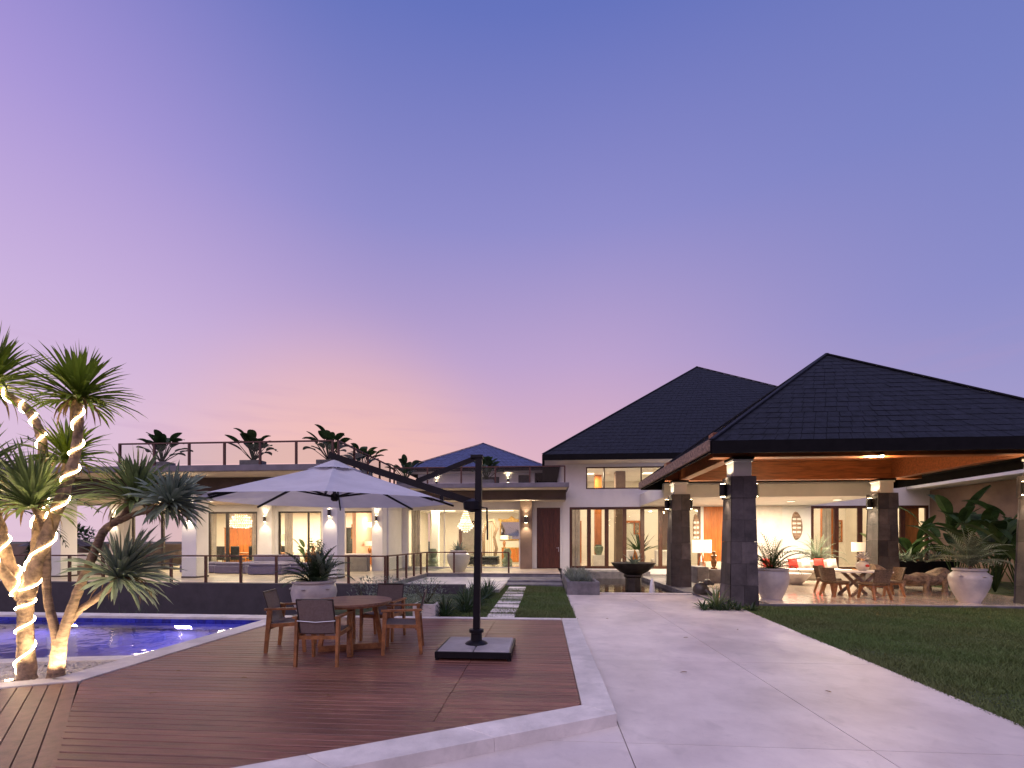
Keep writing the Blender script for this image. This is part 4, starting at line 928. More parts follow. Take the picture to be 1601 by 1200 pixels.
# ------------------------------------------------------------------ parasol
UM = T('cantilever_parasol', 'large pale canvas cantilever parasol shading the teak table', 'parasol', (-.97, 6.55, 0))
bx, by = -.97, 6.55
for sx in (0, 1):
    for sy in (0, 1):
        MB().box(bx - .5 + sx * .505, bx - .005 + sx * .505, by - .44 + sy * .445, by - .005 + sy * .445, .07, .135, .015).build('base_slab', 'base_slab', UM)
MB().box(bx - .52, bx + .52, by - .46, by + .46, .03, .069, .008).box(bx - .53, bx - .505, by - .47, by + .47, .031, .12, .004).box(bx + .505, bx + .53, by - .47, by + .47, .031, .12, .004).box(bx - .505, bx + .505, by - .47, by - .445, .031, .12, .004).build('base_frame', 'black_metal', UM)
for sx in (-1, 1):
    for sy in (-1, 1): MB().lathe([(.01, 0), (.03, .0), (.03, .03), (.01, .03)], (bx + sx * .5, by + sy * .44, 0), 10).build('castor', 'black_metal', UM)
MB().bar((bx - .02, by, .13), (bx + .02, by, 2.88), .095, .095).build('pole', 'black_metal', UM)
MB().lathe([(.17, 0), (.15, .02), (.085, .05), (.08, .16), (.11, .17), (.11, .21), (.075, .22)], (bx - .02, by, .135), 16).build('pole_socket', 'black_metal', UM, True)
MB().box(bx - .10, bx + .08, by - .06, by + .06, 2.86, 2.91, .006).build('pole_cap', 'black_metal', UM)
ap = Vector((-3.12, 6.5, 2.80))
MB().bar((bx - .04, by, 2.20), (-3.2, 6.5, 2.93), .07, .10).build('arm', 'black_metal', UM)
MB().bar((bx - .02, by, 2.87), (-1.88, by - .02, 2.53), .05, .07).build('strut', 'black_metal', UM)
MB().lathe([(.02, -.09), (.13, -.05), (.14, .06), (.03, .11)], (bx - .08, by, 2.16), 12).build('pivot_block', 'black_metal', UM, True)
MB().tube([(bx + .05, by - .02, 2.14), (bx + .14, by - .03, 2.13), (bx + .15, by - .04, 1.75), (bx + .15, by - .04, 1.66)], .014, 6).build('crank_handle', 'black_metal', UM)
R_ = 1.8; rim = []
for k in range(8):
    a = math.pi / 8 + k * math.pi / 4; rim.append(Vector((ap.x + R_ * math.cos(a), ap.y + R_ * math.sin(a), 2.235 + .035 * math.sin(a))))
cv = MB(); ns = 6
for k in range(8):
    p, q = rim[k], rim[(k + 1) % 8]; grid = []
    for i in range(ns + 1):
        t = .12 + .88 * i / ns
        for j in range(5):
            e = p.lerp(q, j / 4); pt = ap.lerp(e, t); pt.z -= .05 * math.sin(math.pi * t) * math.sin(math.pi * j / 4); grid.append(pt)
    cv.add(grid, [(i * 5 + j, i * 5 + j + 1, i * 5 + j + 6, i * 5 + j + 5) for i in range(ns) for j in range(4)])
canopy = cv.build('canopy', 'canvas', UM, True)
vc = MB(); top = ap + Vector((0, 0, .07))
for k in range(8): vc.add([top, ap.lerp(rim[k], .21) + Vector((0, 0, .025)), ap.lerp(rim[(k + 1) % 8], .21) + Vector((0, 0, .025))], [(0, 1, 2)])
vc.build('vent', 'canvas', canopy)
hub = Vector((ap.x, ap.y, 2.30))
MB().lathe([(.03, -.06), (.055, -.04), (.055, .04), (.03, .06)], hub, 12).build('hub', 'black_metal', UM)
MB().tube([hub, ap + Vector((0, 0, .16))], .02, 8).build('hub_stem', 'black_metal', UM)
for k in range(8):
    rb = MB().bar(ap + (rim[k] - ap) * .03 - Vector((0, 0, .045)), rim[k] - Vector((0, 0, .035)), .022, .03).build('rib', 'black_metal', UM)
    MB().bar(hub, ap.lerp(rim[k], .52) - Vector((0, 0, .05)), .018, .024).build('brace', 'black_metal', rb)
MB().bar((-1.5, 6.52, 2.31), (-1.5, 6.52, 2.22), .05, .05).build('tilt_clip', 'black_metal', UM)

# ------------------------------------------------------------------ teak table and chairs
tx, ty = -2.90, 6.58
TB = T('round_table', 'round slatted teak table under the parasol', 'table', (tx, ty, 0))
R0 = .59; n_ = 11; wdt = 2 * R0 / n_
for k in range(n_):
    y0, y1 = -R0 + k * wdt + .002, -R0 + (k + 1) * wdt - .002; poly = []
    def ex(y): return math.sqrt(max(.004, R0 * R0 - y * y))
    yl = [y0 + (y1 - y0) * i / 4 for i in range(5)]
    poly = [(tx - ex(y), ty + y) for y in yl] + [(tx + ex(y), ty + y) for y in reversed(yl)]
    MB().prism(poly, .722, .752, .003).build('slat', 'table_teak', TB)
MB().lathe([(0, 0), (.55, 0), (.55, .03), (0, .03)], (tx, ty, .69), 32).build('apron', 'teak', TB)
for k in range(4):
    a = k * math.pi / 2 + .35; c, s = math.cos(a), math.sin(a)
    MB().bar((tx + c * .44, ty + s * .44, .06), (tx + c * .34, ty + s * .34, .69), .06, .045).build('leg', 'teak', TB)
for k in range(2):
    a = k * math.pi / 2 + .35; c, s = math.cos(a), math.sin(a); MB().bar((tx - c * .46, ty - s * .46, .045 + k * .001), (tx + c * .46, ty + s * .46, .045 + k * .001), .055, .085 - k * .01).build('foot_bar', 'teak', TB)
def armchair(label):
    t = T('armchair', label, 'chair', (0, 0, 0), 'teak sling armchairs round the table')
    for sx in (-1, 1):
        MB().bar((sx * .27, .25, 0), (sx * .27, .22, .62), .034, .045, .04, .06).build('leg', 'teak', t)
        MB().bar((sx * .27, -.29, 0), (sx * .27, -.23, .63), .034, .045, .04, .07).build('leg', 'teak', t)
        MB().bar((sx * .275, -.30, .645), (sx * .275, .27, .645), .055, .028).build('armrest', 'teak', t)
        MB().bar((sx * .26, -.24, .40), (sx * .26, .23, .42), .03, .05).build('side_rail', 'teak', t)
    fr = MB().bar((-.25, .215, .40), (.25, .215, .40), .03, .05).bar((-.25, -.22, .37), (.25, -.22, .37), .03, .045).build('seat_frame', 'teak', t)
    def sheet(pts_, w, th, nm, mt, par_):
        m = MB(); k = len(pts_); n1 = []
        for (y, z), o in ((p, o) for o in (0, th) for p in pts_):
            for j in range(5): x = -w + 2 * w * j / 4; n1.append((x, y, z + o - .012 * math.sin(math.pi * j / 4)))
        fs = []
        for L0 in (0, k * 5):
            for i in range(k - 1):
                for j in range(4): fs.append((L0 + i * 5 + j, L0 + i * 5 + j + 1, L0 + (i + 1) * 5 + j + 1, L0 + (i + 1) * 5 + j))
        for i in range(k - 1): fs += [(i * 5, (i + 1) * 5, (k + i + 1) * 5, (k + i) * 5), (i * 5 + 4, (i + 1) * 5 + 4, (k + i + 1) * 5 + 4, (k + i) * 5 + 4)]
        for j in range(4): fs += [(j, j + 1, k * 5 + j + 1, k * 5 + j), ((k - 1) * 5 + j, (k - 1) * 5 + j + 1, (2 * k - 1) * 5 + j + 1, (2 * k - 1) * 5 + j)]
        return m.add(n1, fs).build(nm, mt, par_, True)
    sheet([(.235, .440), (.1, .432), (-.05, .415), (-.17, .41), (-.22, .44)], .235, .012, 'seat', 'sling', t)
    bk = MB(); P = [(-.215, .43), (-.245, .55), (-.275, .68), (-.31, .80), (-.33, .885)]; vs = []
    for o in (0, -.012):
        for y, z in P:
            for j in range(5): vs.append((-.225 + .45 * j / 4, y + o - .018 * math.sin(math.pi * j / 4), z))
    fs = [(L0 + i * 5 + j, L0 + i * 5 + j + 1, L0 + (i + 1) * 5 + j + 1, L0 + (i + 1) * 5 + j) for L0 in (0, 25) for i in range(4) for j in range(4)]
    b = bk.add(vs, fs).build('backrest', 'sling', t, True)
    fm = MB()
    for sx in (-1, 1): fm.tube([(sx * .235, y - .006, z) for y, z in P], .011, 6)
    fm.tube([(-.235, -.338, .885), (.235, -.338, .885)], .013, 6); fm.build('back_frame', 'steel' if False else 'bronze_metal', b, True)
    MB().tube([(-.25, -.285, .60), (0, -.305, .585), (.25, -.285, .60)], .007, 6).build('back_bar', 'steel', t, True)
    return t
ch = armchair('teak sling armchair with its back to the driveway side of the round table')
spots = [(-2.98, 5.93, 4, None), (-3.84, 6.62, -78, 'teak sling armchair on the pool side of the round table'), (-2.12, 6.60, 103, 'teak sling armchair between the round table and the parasol base'), (-2.72, 7.42, 176, 'pale backed teak armchair between the round table and the big pot')]
for i, (x, y, a, lab) in enumerate(spots):
    c = ch if i == 0 else copy_tree(ch)
    c.location = (x, y, 0.001); c.rotation_euler = (0, 0, math.radians(a))
    if lab: c['label'] = lab

# ------------------------------------------------------------------ fountain
FT = T('bowl_fountain', 'dark bronze bowl on a pedestal planted with orange flowers in the pond', 'fountain', (3.38, 17.2, -.45))
MB().lathe([(0, 0), (.36, 0), (.36, .1), (.30, .14), (.30, .72), (.36, .78), (.36, .84), (0, .84)], (3.38, 17.2, -.45), 8).build('pedestal', 'bronze_pot', FT)
MB().lathe([(0, 0), (.30, 0), (.5, .10), (.70, .26), (.80, .40), (.82, .44), (.78, .44), (.66, .34), (0, .30)], (3.38, 17.2, .392), 40).build('bowl', 'bronze_pot', FT, True)
tuft('bromeliad', 'orange and green bromeliad growing in the bronze bowl', (3.4, 17.2, .7), 26, .6, .09, 'leaf_grey', spread=70)
M('petal', (.7, .28, .03), .5, .2, 5); fl = MB()
for k in range(5): fl.strip((3.35 + k * .04, 17.1, .95), (U(-.3, .3), U(-.3, .3), 1), (0, -1, 0), .4, .07, .1, 3, .2)
o = fl.build('flower', 'petal', bpy.data.objects['bromeliad'])
for k, (x, y, h) in enumerate(((3.78, 15.95, .36),)):
    o = MB().lathe([(.02, -.2), (.11, -.19), (.10, -.1), (.075, h * .4), (.05, h * .75), (.012, h)], (x, y, 0), 14).build('water_jet', 'foam', None, True); tag(o, 'short white bubbling water jet at the front of the pond', 'water jet')
# entrance plinths, statue, lantern
t = T('stone_plinth', 'pair of grey stone blocks stepping up beside the pond column', 'plinth', (6.6, 19.2, -.04))
MB().box(6.1, 6.55, 18.3, 19.4, -.04, .62, .012).build('block', 'grey_stone', t); MB().box(6.56, 7.5, 18.6, 19.5, -.04, .50, .012).build('block', 'grey_stone', t)
st = T('stone_statue', 'squat carved stone animal sitting by the spiky plants', 'statue', (5.05, 14.6, -.04)); mb = MB()
mb.lathe([(0, -.04), (.20, -.03), (.25, .06), (.23, .2), (.15, .3), (.05, .35), (0, .355)], (4.98, 14.6, 0), 14); mb.lathe([(0, 0), (.08, .02), (.11, .09), (.09, .17), (.03, .2), (0, .2)], (5.14, 14.5, .25), 12); mb.tube([(5.2, 14.46, .33), (5.28, 14.42, .31), (5.31, 14.40, .29)], [.06, .05, .03], 8)
for sx in (-.12, .12): mb.tube([(5.05, 14.5 + sx, .12), (5.14, 14.42 + sx, .03), (5.22, 14.38 + sx, -.03)], [.07, .06, .05], 8)
mb.build('body', 'bronze_pot', st, True)
def figure_profile(name, label, base, h, mat, cat='sculpture'):
    o = MB().lathe([(0, 0), (.13, 0), (.12, .08 * h), (.08, .12 * h), (.11, .32 * h), (.12, .45 * h), (.07, .55 * h), (.11, .66 * h), (.12, .74 * h), (.05, .80 * h), (.075, .87 * h), (.07, .95 * h), (.02, h)], base, 16).build(name, mat, None, True); return tag(o, label, cat)
figure_profile('carved_figure', 'small golden carved figure on the stone plinth', (7.0, 19.0, .50), .75, 'antique_wood')
def table_lamp(label, base, h, r, tripod=False, glow=30):
    t = T('table_lamp', label, 'lamp', base, 'lamps with drum shades'); b = Vector(base)
    if tripod:
        for k in range(3): a = k * 2.094 + .5; MB().bar(b + Vector((math.cos(a) * r * .8, math.sin(a) * r * .8, 0)), b + Vector((0, 0, h * .68)), .03, .03).build('leg', 'orange_wood', t)
    else: MB().lathe([(0, 0), (.11, 0), (.09, .04), (.05, .08), (.10, h * .3), (.09, h * .45), (.02, h * .55), (.015, h * .66)], b, 14).build('base', 'antique_wood', t, True)
    sh = MB(); n = 20
    for z in (h * .66, h): sh.v += [(b.x + r * math.cos(6.2832 * j / n), b.y + r * math.sin(6.2832 * j / n), b.z + z) for j in range(n)]
    sh.f += [(j, (j + 1) % n, n + (j + 1) % n, n + j) for j in range(n)]; sh.build('shade', 'shade_glow', t, True)
    if glow: lamp('POINT', b + Vector((0, 0, h * .8)), glow * .7, t, (1, .7, .4), .06)
table_lamp('tripod floor lamp with glowing drum shade by the entrance door', (7.3, 21.3, -.04), 1.75, .42, True, 35)
table_lamp('tall lamp with white drum shade behind the patio table', (13.0, 19.2, .5), 1.1, .40, False, 25)
t = T('side_table', 'small wooden side table under the white drum lamp', 'table', (13.0, 19.2, -.04)); MB().box(12.7, 13.3, 18.95, 19.45, .46, .5, .006).build('top', 'antique_wood', t)
for sx in (-.27, .27):
    for sy in (-.22, .22): MB().box(13 + sx - .02, 13 + sx + .02, 19.2 + sy - .02, 19.2 + sy + .02, -.04, .459, .003).build('leg', 'antique_wood', t)
# carved masks and shields on the patio wall
def shield(label, x, z, w, h):
    t = T('wall_carving', label, 'carving', (x, F - .04, z)); poly = [(w * math.sin(a) * (.75 + .25 * math.cos(a * .5)), h * -math.cos(a)) for a in [k * 6.2832 / 20 for k in range(20)]]
    mb = MB(); n = 20; mb.add([(x + p[0], F - .002, z + p[1]) for p in poly] + [(x + p[0] * .8, F - .09, z + p[1] * .9) for p in poly], [tuple(range(n, 2 * n))] + [(i, (i + 1) % n, n + (i + 1) % n, n + i) for i in range(n)]); mb.build('board', 'weathered_wood', t)
    for r_ in (-.5, -.2, .1, .4): MB().box(x - w * .55, x - w * .06, F - .115, F - .088, z + h * r_, z + h * (r_ + .13), .01).build('carved_relief', 'cushion_white', t); MB().box(x + w * .06, x + w * .55, F - .115, F - .088, z + h * r_, z + h * (r_ + .13), .01).build('carved_relief', 'cushion_white', t)
shield('oval carved shield on the cream patio wall beside the folding doors', 12.66, 2.42, .36, .72)
shield('tall carved mask on the wall between the pond column and the orange door', 7.55 + .2, 2.2, .24, .85)

# ------------------------------------------------------------------ patio furniture
SF = T('curved_sofa', 'long low sofa with white seat cushions on the patio', 'sofa', (11.2, 20.6, -.04))
MB().box(9.7, 12.9, 20.1, 21.1, -.04, .30, .03).build('base', 'fabric_grey', SF); MB().box(9.75, 12.85, 20.08, 20.9, .305, .45, .05).build('seat_cushion', 'cushion_white', SF); MB().box(9.7, 12.9, 20.9, 21.12, .302, .80, .05).build('backrest', 'cushion_white', SF)
MB().box(12.3, 13.2, 18.6, 20.06, -.04, .30, .03).build('base', 'fabric_grey', SF); MB().box(12.28, 13.1, 18.62, 20.05, .305, .45, .05).build('seat_cushion', 'cushion_white', SF)
def cushion(label, x, y, z, s, mat, rot=0):
    n = 7; vs = []; fs = []
    for sd in (1, -1):
        for i in range(n):
            for j in range(n):
                u_, v_ = i / (n - 1) * 2 - 1, j / (n - 1) * 2 - 1; b = .09 * ((1 - u_ ** 4) * (1 - v_ ** 4)) ** .6
                vs.append(Vector((u_ * s * (1 - .06 * (1 - v_ * v_)), -sd * b, v_ * s * (1 - .06 * (1 - u_ * u_)))))
    for sd in range(2):
        o_ = sd * n * n; fs += [(o_ + i * n + j, o_ + i * n + j + 1, o_ + (i + 1) * n + j + 1, o_ + (i + 1) * n + j) for i in range(n - 1) for j in range(n - 1)]
    R = Matrix.Rotation(rot, 3, 'Z') @ Matrix.Rotation(-.3, 3, 'X'); o = MB().add([R @ p + Vector((x, y, z + s)) for p in vs], fs).build('cushion', mat, None, True); tag(o, label, 'cushion', 'cushions on the patio sofa')
for x, m in ((9.95, 'cushion_red'), (10.5, 'cushion_white'), (11.05, 'cushion_red'), (11.6, 'cushion_white'), (12.15, 'cushion_red'), (12.7, 'cushion_white')):
    cushion('bright red square cushion leaning on the white sofa back' if 'red' in m else 'plain white square cushion leaning on the white sofa back', x, 20.72, .43, .23, m, U(-.2, .2))
o = MB().lathe([(0, 0), (.28, 0), (.34, .03), (.62, .38), (.64, .42), (.58, .42), (0, .40)], (9.85, 18.5, -.04), 32).build('coffee_table', 'ceramic', None, True); tag(o, 'white bowl shaped coffee table before the sofa', 'coffee table')
DT = T('dining_table', 'white topped patio dining table on crossed timber legs', 'table', (9.75, 14.6, -.04))
MB().box(9.05, 10.45, 14.15, 15.05, .69, .73, .008).build('top', 'cushion_white', DT)
for sx in (-1, 1):
    for sy in (-1, 1): MB().bar((9.75 + sx * .42, 14.6 + sy * .3, -.04), (9.75 - sx * .36, 14.6 + sy * .22, .69), .07, .08).build('leg', 'weathered_wood', DT)
def patio_chair(label):
    t = T('patio_chair', label, 'chair', (0, 0, 0), 'woven patio dining chairs')
    for sx in (-1, 1):
        MB().bar((sx * .25, .27, 0), (sx * .22, .2, .40), .045, .05, .06, .07).build('leg', 'teak', t); MB().bar((sx * .25, -.30, 0), (sx * .22, -.18, .40), .045, .05, .06, .07).build('leg', 'teak', t)
    MB().box(-.23, .23, -.2, .22, .36, .405, .01).build('seat_frame', 'teak', t); MB().box(-.27, .27, -.25, .27, .407, .475, .03).build('seat', 'wicker', t)
    vs = []; n = 9
    for o_ in (0, -.035):
        for i in range(5):
            z = .48 + i * .1; h_ = i / 4
            for j in range(n):
                a = (j / (n - 1) - .5) * 1.5; vs.append((math.sin(a) * .36 * (1 + .08 * h_), -.30 - .10 * h_ + (1 - math.cos(a)) * .34 + o_, z))
    fs = [(k * 45 + i * n + j, k * 45 + i * n + j + 1, k * 45 + (i + 1) * n + j + 1, k * 45 + (i + 1) * n + j) for k in range(2) for i in range(4) for j in range(n - 1)] + [(36 + j, 37 + j, 82 + j, 81 + j) for j in range(n - 1)]
    MB().add(vs, fs).build('backrest', 'wicker', t, True); return t
pc = patio_chair('woven patio chair at the sofa end of the white dining table')
for i, (x, y, a, lab) in enumerate(((8.95, 14.45, -75, None), (9.3, 15.35, -150, 'woven patio chair on the far long side of the white dining table'), (9.6, 13.75, 8, 'woven patio chair with its back to the lawn at the white table'), (10.6, 14.6, 85, 'woven patio chair between the white table and the driftwood bench'))):
    c = pc if i == 0 else copy_tree(pc); c.location = (x, y, -.039); c.rotation_euler = (0, 0, math.radians(a))
    if lab: c['label'] = lab
vz = T('flower_vase', 'round white vase of pale flowers on the patio table', 'vase', (9.85, 14.6, .73)); MB().lathe([(0, 0), (.09, 0), (.17, .09), (.19, .16), (.15, .25), (.08, .29), (.09, .31), (.06, .31)], (9.85, 14.6, .73), 20).build('vase', 'glazed', vz, True); mb = MB()
for i in range(60):
    d = Vector((random.gauss(0, 1), random.gauss(0, 1), abs(random.gauss(0, 1)) + .2)).normalized(); mb.strip(Vector((9.85, 14.6, 1.06)) + d * U(.06, .2), d, (0, 0, 1), .1, .07, .4, 2, .3)
mb.build('blossom', 'flower', vz); MB().lathe([(0, 0), (.05, .0), (.06, .05), (0, .08)], (9.87, 14.42, .86), 10).build('red_motif', 'cushion_red', vz, True)
# driftwood bench
DB = T('driftwood_bench', 'massive gnarled driftwood bench on stubby legs', 'bench', (12.3, 15.9, -.04)); n = 16; vs = []; prof = []
for i in range(n + 1):
    t = i / n; x = 11.0 + 2.65 * t; top_ = .64 + .26 * (1 - t) ** 3 - .14 * math.sin(math.pi * min(1, t * 1.15)) ** 1.2 + .10 * (t > .75) * math.sin((t - .75) * 12) + .03 * math.sin(t * 23); bot = .13 + .04 * math.sin(t * 9) + .4 * (1 - t) ** 4
    for j in range(10):
        a = 2 * math.pi * j / 10; ry =   .36 * (.75 + .35 * math.sin(math.pi * t)) * (1 + .08 * math.sin(7 * t + j)); zc = (top_ + bot) / 2; rz = (top_ - bot) / 2 * (1 + .1 * math.sin(j * 2.1 + t * 15)); vs.append((x, 15.9 + .25 * t + ry * math.cos(a), zc + rz * math.sin(a)))
fs = [(i * 10 + j, i * 10 + (j + 1) % 10, (i + 1) * 10 + (j + 1) % 10, (i + 1) * 10 + j) for i in range(n) for j in range(10)] + [tuple(range(10)), tuple(n * 10 + j for j in range(10))]
MB().add(vs, fs).build('log', 'root_trunk', DB, True)
for x, y in ((11.8, 15.65), (12.6, 15.72), (13.3, 15.85), (11.85, 16.2), (13.2, 16.35)): MB().tube([(x, y, -.04), (x, y, .12), (x + .02, y + .02, .36)], [.09, .07, .10], 9).build('leg', 'root_trunk', DB, True)

# ------------------------------------------------------------------ terrace sofas
def block_sofa(label, x, y, w, d, back):
    t = T('outdoor_sofa', label, 'sofa', (x, y, ZT), 'purple sofas on the terrace'); MB().box(x - w / 2, x + w / 2, y - d / 2, y + d / 2, ZT + .02, ZT + .36, .03).build('base', 'sofa_purple', t); MB().box(x - w / 2 + .04, x + w / 2 - .04, y - d / 2 + .03, y + d / 2 - .03, ZT + .362, ZT + .48, .04).build('seat_cushion', 'sofa_purple', t)
    if back == 'y': MB().box(x - w / 2, x + w / 2, y + d / 2 + .002, y + d / 2 + .22, ZT + .02, ZT + .78, .04).build('backrest', 'sofa_purple', t)
    if back == 'x': MB().box(x + w / 2 + .002, x + w / 2 + .22, y - d / 2, y + d / 2, ZT + .02, ZT + .78, .04).build('backrest', 'sofa_purple', t)
block_sofa('backless purple sofa block nearest the crystal chandelier window', -13.6, 18.9, 1.4, .8, ''); block_sofa('purple cube ottoman between the terrace sofas', -11.7, 18.4, 1.5, .8, ''); block_sofa('purple sofa with a backrest before the table lamp window', -10.4, 18.9, 1.0, .9, 'x'); block_sofa('purple sofa with high back behind the ottoman', -12.6, 19.9, 2.2, .7, 'y')
block_sofa('purple sofa seen through the tree beside the glass dining corner', -15.4, 19.2, 1.6, .7, '')
for k in range(3):
    t = T('outdoor_sofa', ['beige lounge sofa at the open end of the terrace', 'beige lounge sofa nearest the far pillar', 'beige sofa hidden by the glowing trunk'][k], 'sofa', (-19.0 - 1.35 * k, 17.9 + .2 * k, ZT), 'beige sofas at the terrace end'); x = -18.6 - 1.4 * k
    MB().box(x - .6, x + .6, 17.6, 18.4, ZT, ZT + .4, .04).build('base', 'weathered_wood', t); MB().box(x - .58, x + .58, 17.6, 18.2, ZT + .402, ZT + .54, .05).build('seat_cushion', 'cushion_white', t); MB().box(x - .58, x + .58, 18.2, 18.4, ZT + .402, ZT + .9, .05).build('backrest', 'cushion_white', t)
t = T('bar_counter', 'grey bar counter in the corner room of the glazed wing', 'counter', (-8.8, 21.9, ZT)); MB().box(-9.55, -8.2, 20.3, 20.68, ZT, 1.0, .01).build('front', 'fabric_grey', t); MB().box(-9.6, -8.16, 20.25, 20.72, 1.002, 1.06, .008).build('top', 'cushion_white', t)

# ------------------------------------------------------------------ things indoors
def chandelier(label, x, y, ztop, tiers):
    t = T('chandelier', label, 'chandelier', (x, y, ztop - 1)); MB().tube([(x, y, ztop), (x, y, ztop - .2)], .012, 6).build('rod', 'gold', t)
    for r, z, n in tiers:
        mb = MB(); mb.tube([(x + r * math.cos(a), y + r * math.sin(a), z) for a in [k * 6.2832 / 24 for k in range(25)]], .012, 5)
        mb.build('ring', 'gold', t)
        c = MB()
        for k in range(n):
            a = 6.2832 * k / n; p = Vector((x + r * math.cos(a), y + r * math.sin(a), z)); h = U(.09, .15); c.add([p, p + Vector((.016, 0, -h / 2)), p + Vector((-.008, .014, -h / 2)), p + Vector((-.008, -.014, -h / 2)), p + Vector((0, 0, -h))], [(0, 1, 2), (0, 2, 3), (0, 3, 1), (4, 2, 1), (4, 3, 2), (4, 1, 3)])
        c.build('crystals', 'crystal', t)
    lamp('POINT', (x, y, tiers[len(tiers) // 2][1]), 70, t, (1, .82, .58), .25)
c = at(377, 815, 23.2); chandelier('wide tiered crystal chandelier in the glazed dining room', c.x, c.y, 3.42, [(.28, 3.1, 20), (.42, 3.0, 28), (.38, 2.9, 26), (.56, 2.82, 34), (.50, 2.74, 30), (.64, 2.66, 38), (.58, 2.55, 36), (.36, 2.46, 24)])
c = at(728, 815, 24.6); chandelier('tapering crystal chandelier hanging in the lounge', c.x, c.y, 3.48, [(.10, 3.36, 10), (.14, 3.24, 12), (.18, 3.12, 16), (.22, 3.0, 18), (.26, 2.88, 22), (.31, 2.76, 26), (.37, 2.64, 30), (.44, 2.54, 36), (.36, 2.44, 28), (.24, 2.34, 20), (.12, 2.24, 10)])
c = at(575, 832, 24.8); chandelier('small pendant bowl chandelier in the pink kitchen room', c.x, c.y, 3.42, [(.2, 2.75, 16), (.28, 2.66, 22), (.2, 2.56, 16)])
def cabinet(label, x0, x1, y, z0, z1, mat='antique_wood', d=.45, legs=.12):
    t = T('cabinet', label, 'cabinet', ((x0 + x1) / 2, y, z0)); MB().box(x0, x1, y, y + d, z0 + legs, z1, .01).build('body', mat, t); MB().box(x0 - .03, x1 + .03, y - .03, y + d, z1 + .001, z1 + .04, .01).build('top', mat, t); n = max(2, round((x1 - x0) / .4)); w = (x1 - x0) / n
    for k in range(n): dd = MB().box(x0 + k * w + .02, x0 + (k + 1) * w - .02, y - .018, y, z0 + legs + .04, z1 - .04, .008).build('door', 'orange_wood', t); MB().box(x0 + k * w + .05, x0 + k * w + .08, y - .035, y - .019, (z0 + z1) / 2, (z0 + z1) / 2 + .06, .003).build('knob', 'gold', dd)
    for x in (x0 + .04, x1 - .04): MB().box(x - .03, x + .03, y + .02, y + .08, z0, z0 + legs - .001, .004).build('leg', mat, t)
def framed(label, x0, x1, z0, z1, y, mat='art', fm='gold', crest=False):
    t = T('framed_picture' if mat != 'mirror' else 'wall_mirror', label, 'picture' if mat != 'mirror' else 'mirror', ((x0 + x1) / 2, y, z0)); f = .09
    MB().box(x0, x1, y - .05, y, z1 - f, z1, .01).box(x0, x1, y - .05, y, z0, z0 + f, .01).box(x0, x0 + f, y - .05, y, z0 + f, z1 - f, .01).box(x1 - f, x1, y - .05, y, z0 + f, z1 - f, .01).build('frame', fm, t)
    MB().box(x0 + f, x1 - f, y - .02, y - .001, z0 + f, z1 - f, 0).build('picture' if mat != 'mirror' else 'mirror_glass', mat, t)
    if crest: cx = (x0 + x1) / 2; w = (x1 - x0) / 2; P = [(-w * 1.12, 0), (-w * 1.1, .16), (-w * .8, .09), (-w * .3, .12), (0, .32), (w * .3, .12), (w * .8, .09), (w * 1.1, .16), (w * 1.12, 0)]; n = len(P); MB().add([(cx + p[0], y - .07, z1 + p[1]) for p in P] + [(cx + p[0], y - .01, z1 + p[1]) for p in P], [tuple(range(n)), tuple(range(2 * n - 1, n - 1, -1))] + [(i, i + 1, n + i + 1, n + i) for i in range(n - 1)]).build('crest', fm, t)
a, b = at(784, 855, 27.5), at(822, 876, 27.5); cabinet('gilded antique sideboard under the lounge mirror', a.x, -1.25, 27.6, ZT, 1.22, 'gold')
framed('ornate gold mirror with carved crest on the lounge wall', at(781, 0, 29.3).x, -1.3, 1.7, 3.0, 29.48, 'mirror', 'gold', True)
table_lamp('lamp with small glowing shade on the gilded sideboard', (-2.45, 27.8, 1.261), .75, .26, False, 15)
x = at(755, 870, 25.5).x; t = T('tufted_ottoman', 'wide tufted dark green ottoman in the lounge', 'ottoman', (x, 25.6, ZT)); MB().box(x - .9, x + .9, 25.2, 26.1, ZT + .08, ZT + .42, .04).build('base', 'dark_stuff', t)
for k in range(8): MB().box(x - .9 + k * .225 + .004, x - .9 + (k + 1) * .225 - .004, 25.16, 26.12, ZT + .422, ZT + .56, .05).build('cushion_channel', 'dark_stuff', t)
for lab, px, Y in (('painted drum stool standing by the lounge sideboard', 793, 25.0), ('painted drum stool beside the lounge railing', 677, 24.6)):
    x = at(px, 880, Y).x; o = MB().lathe([(0, 0), (.26, 0), (.3, .06), (.24, .16), (.30, .28), (.26, .42), (.18, .5), (.2, .62), (.24, .8), (.16, 1.0), (0, 1.02)], (x, Y, ZT + .003), 20).build('ceramic_stool', 'leaf_grey', None, True); tag(o, lab, 'stool')
x = at(766, 840, 27).x; t = T('carved_harp', 'tall curved carved wood screen behind the parasol pole', 'sculpture', (x, 27, ZT)); MB().tube([(x - .4, 27, ZT), (x - .4, 27, 2.0), (x - .2, 27, 2.85), (x + .2, 27, 2.9), (x + .42, 27, 2.4), (x + .25, 27, 1.9), (x + .4, 27, 1.2), (x + .2, 27, ZT)], [.1, .09, .1, .1, .1, .08, .1, .12], 10).build('frame', 'wicker', t, True)
for k in range(5): MB().tube([(x - .3 + k * .13, 27, ZT + .1), (x - .3 + k * .13, 27, 2.6)], .012, 5).build('string', 'gold', t)
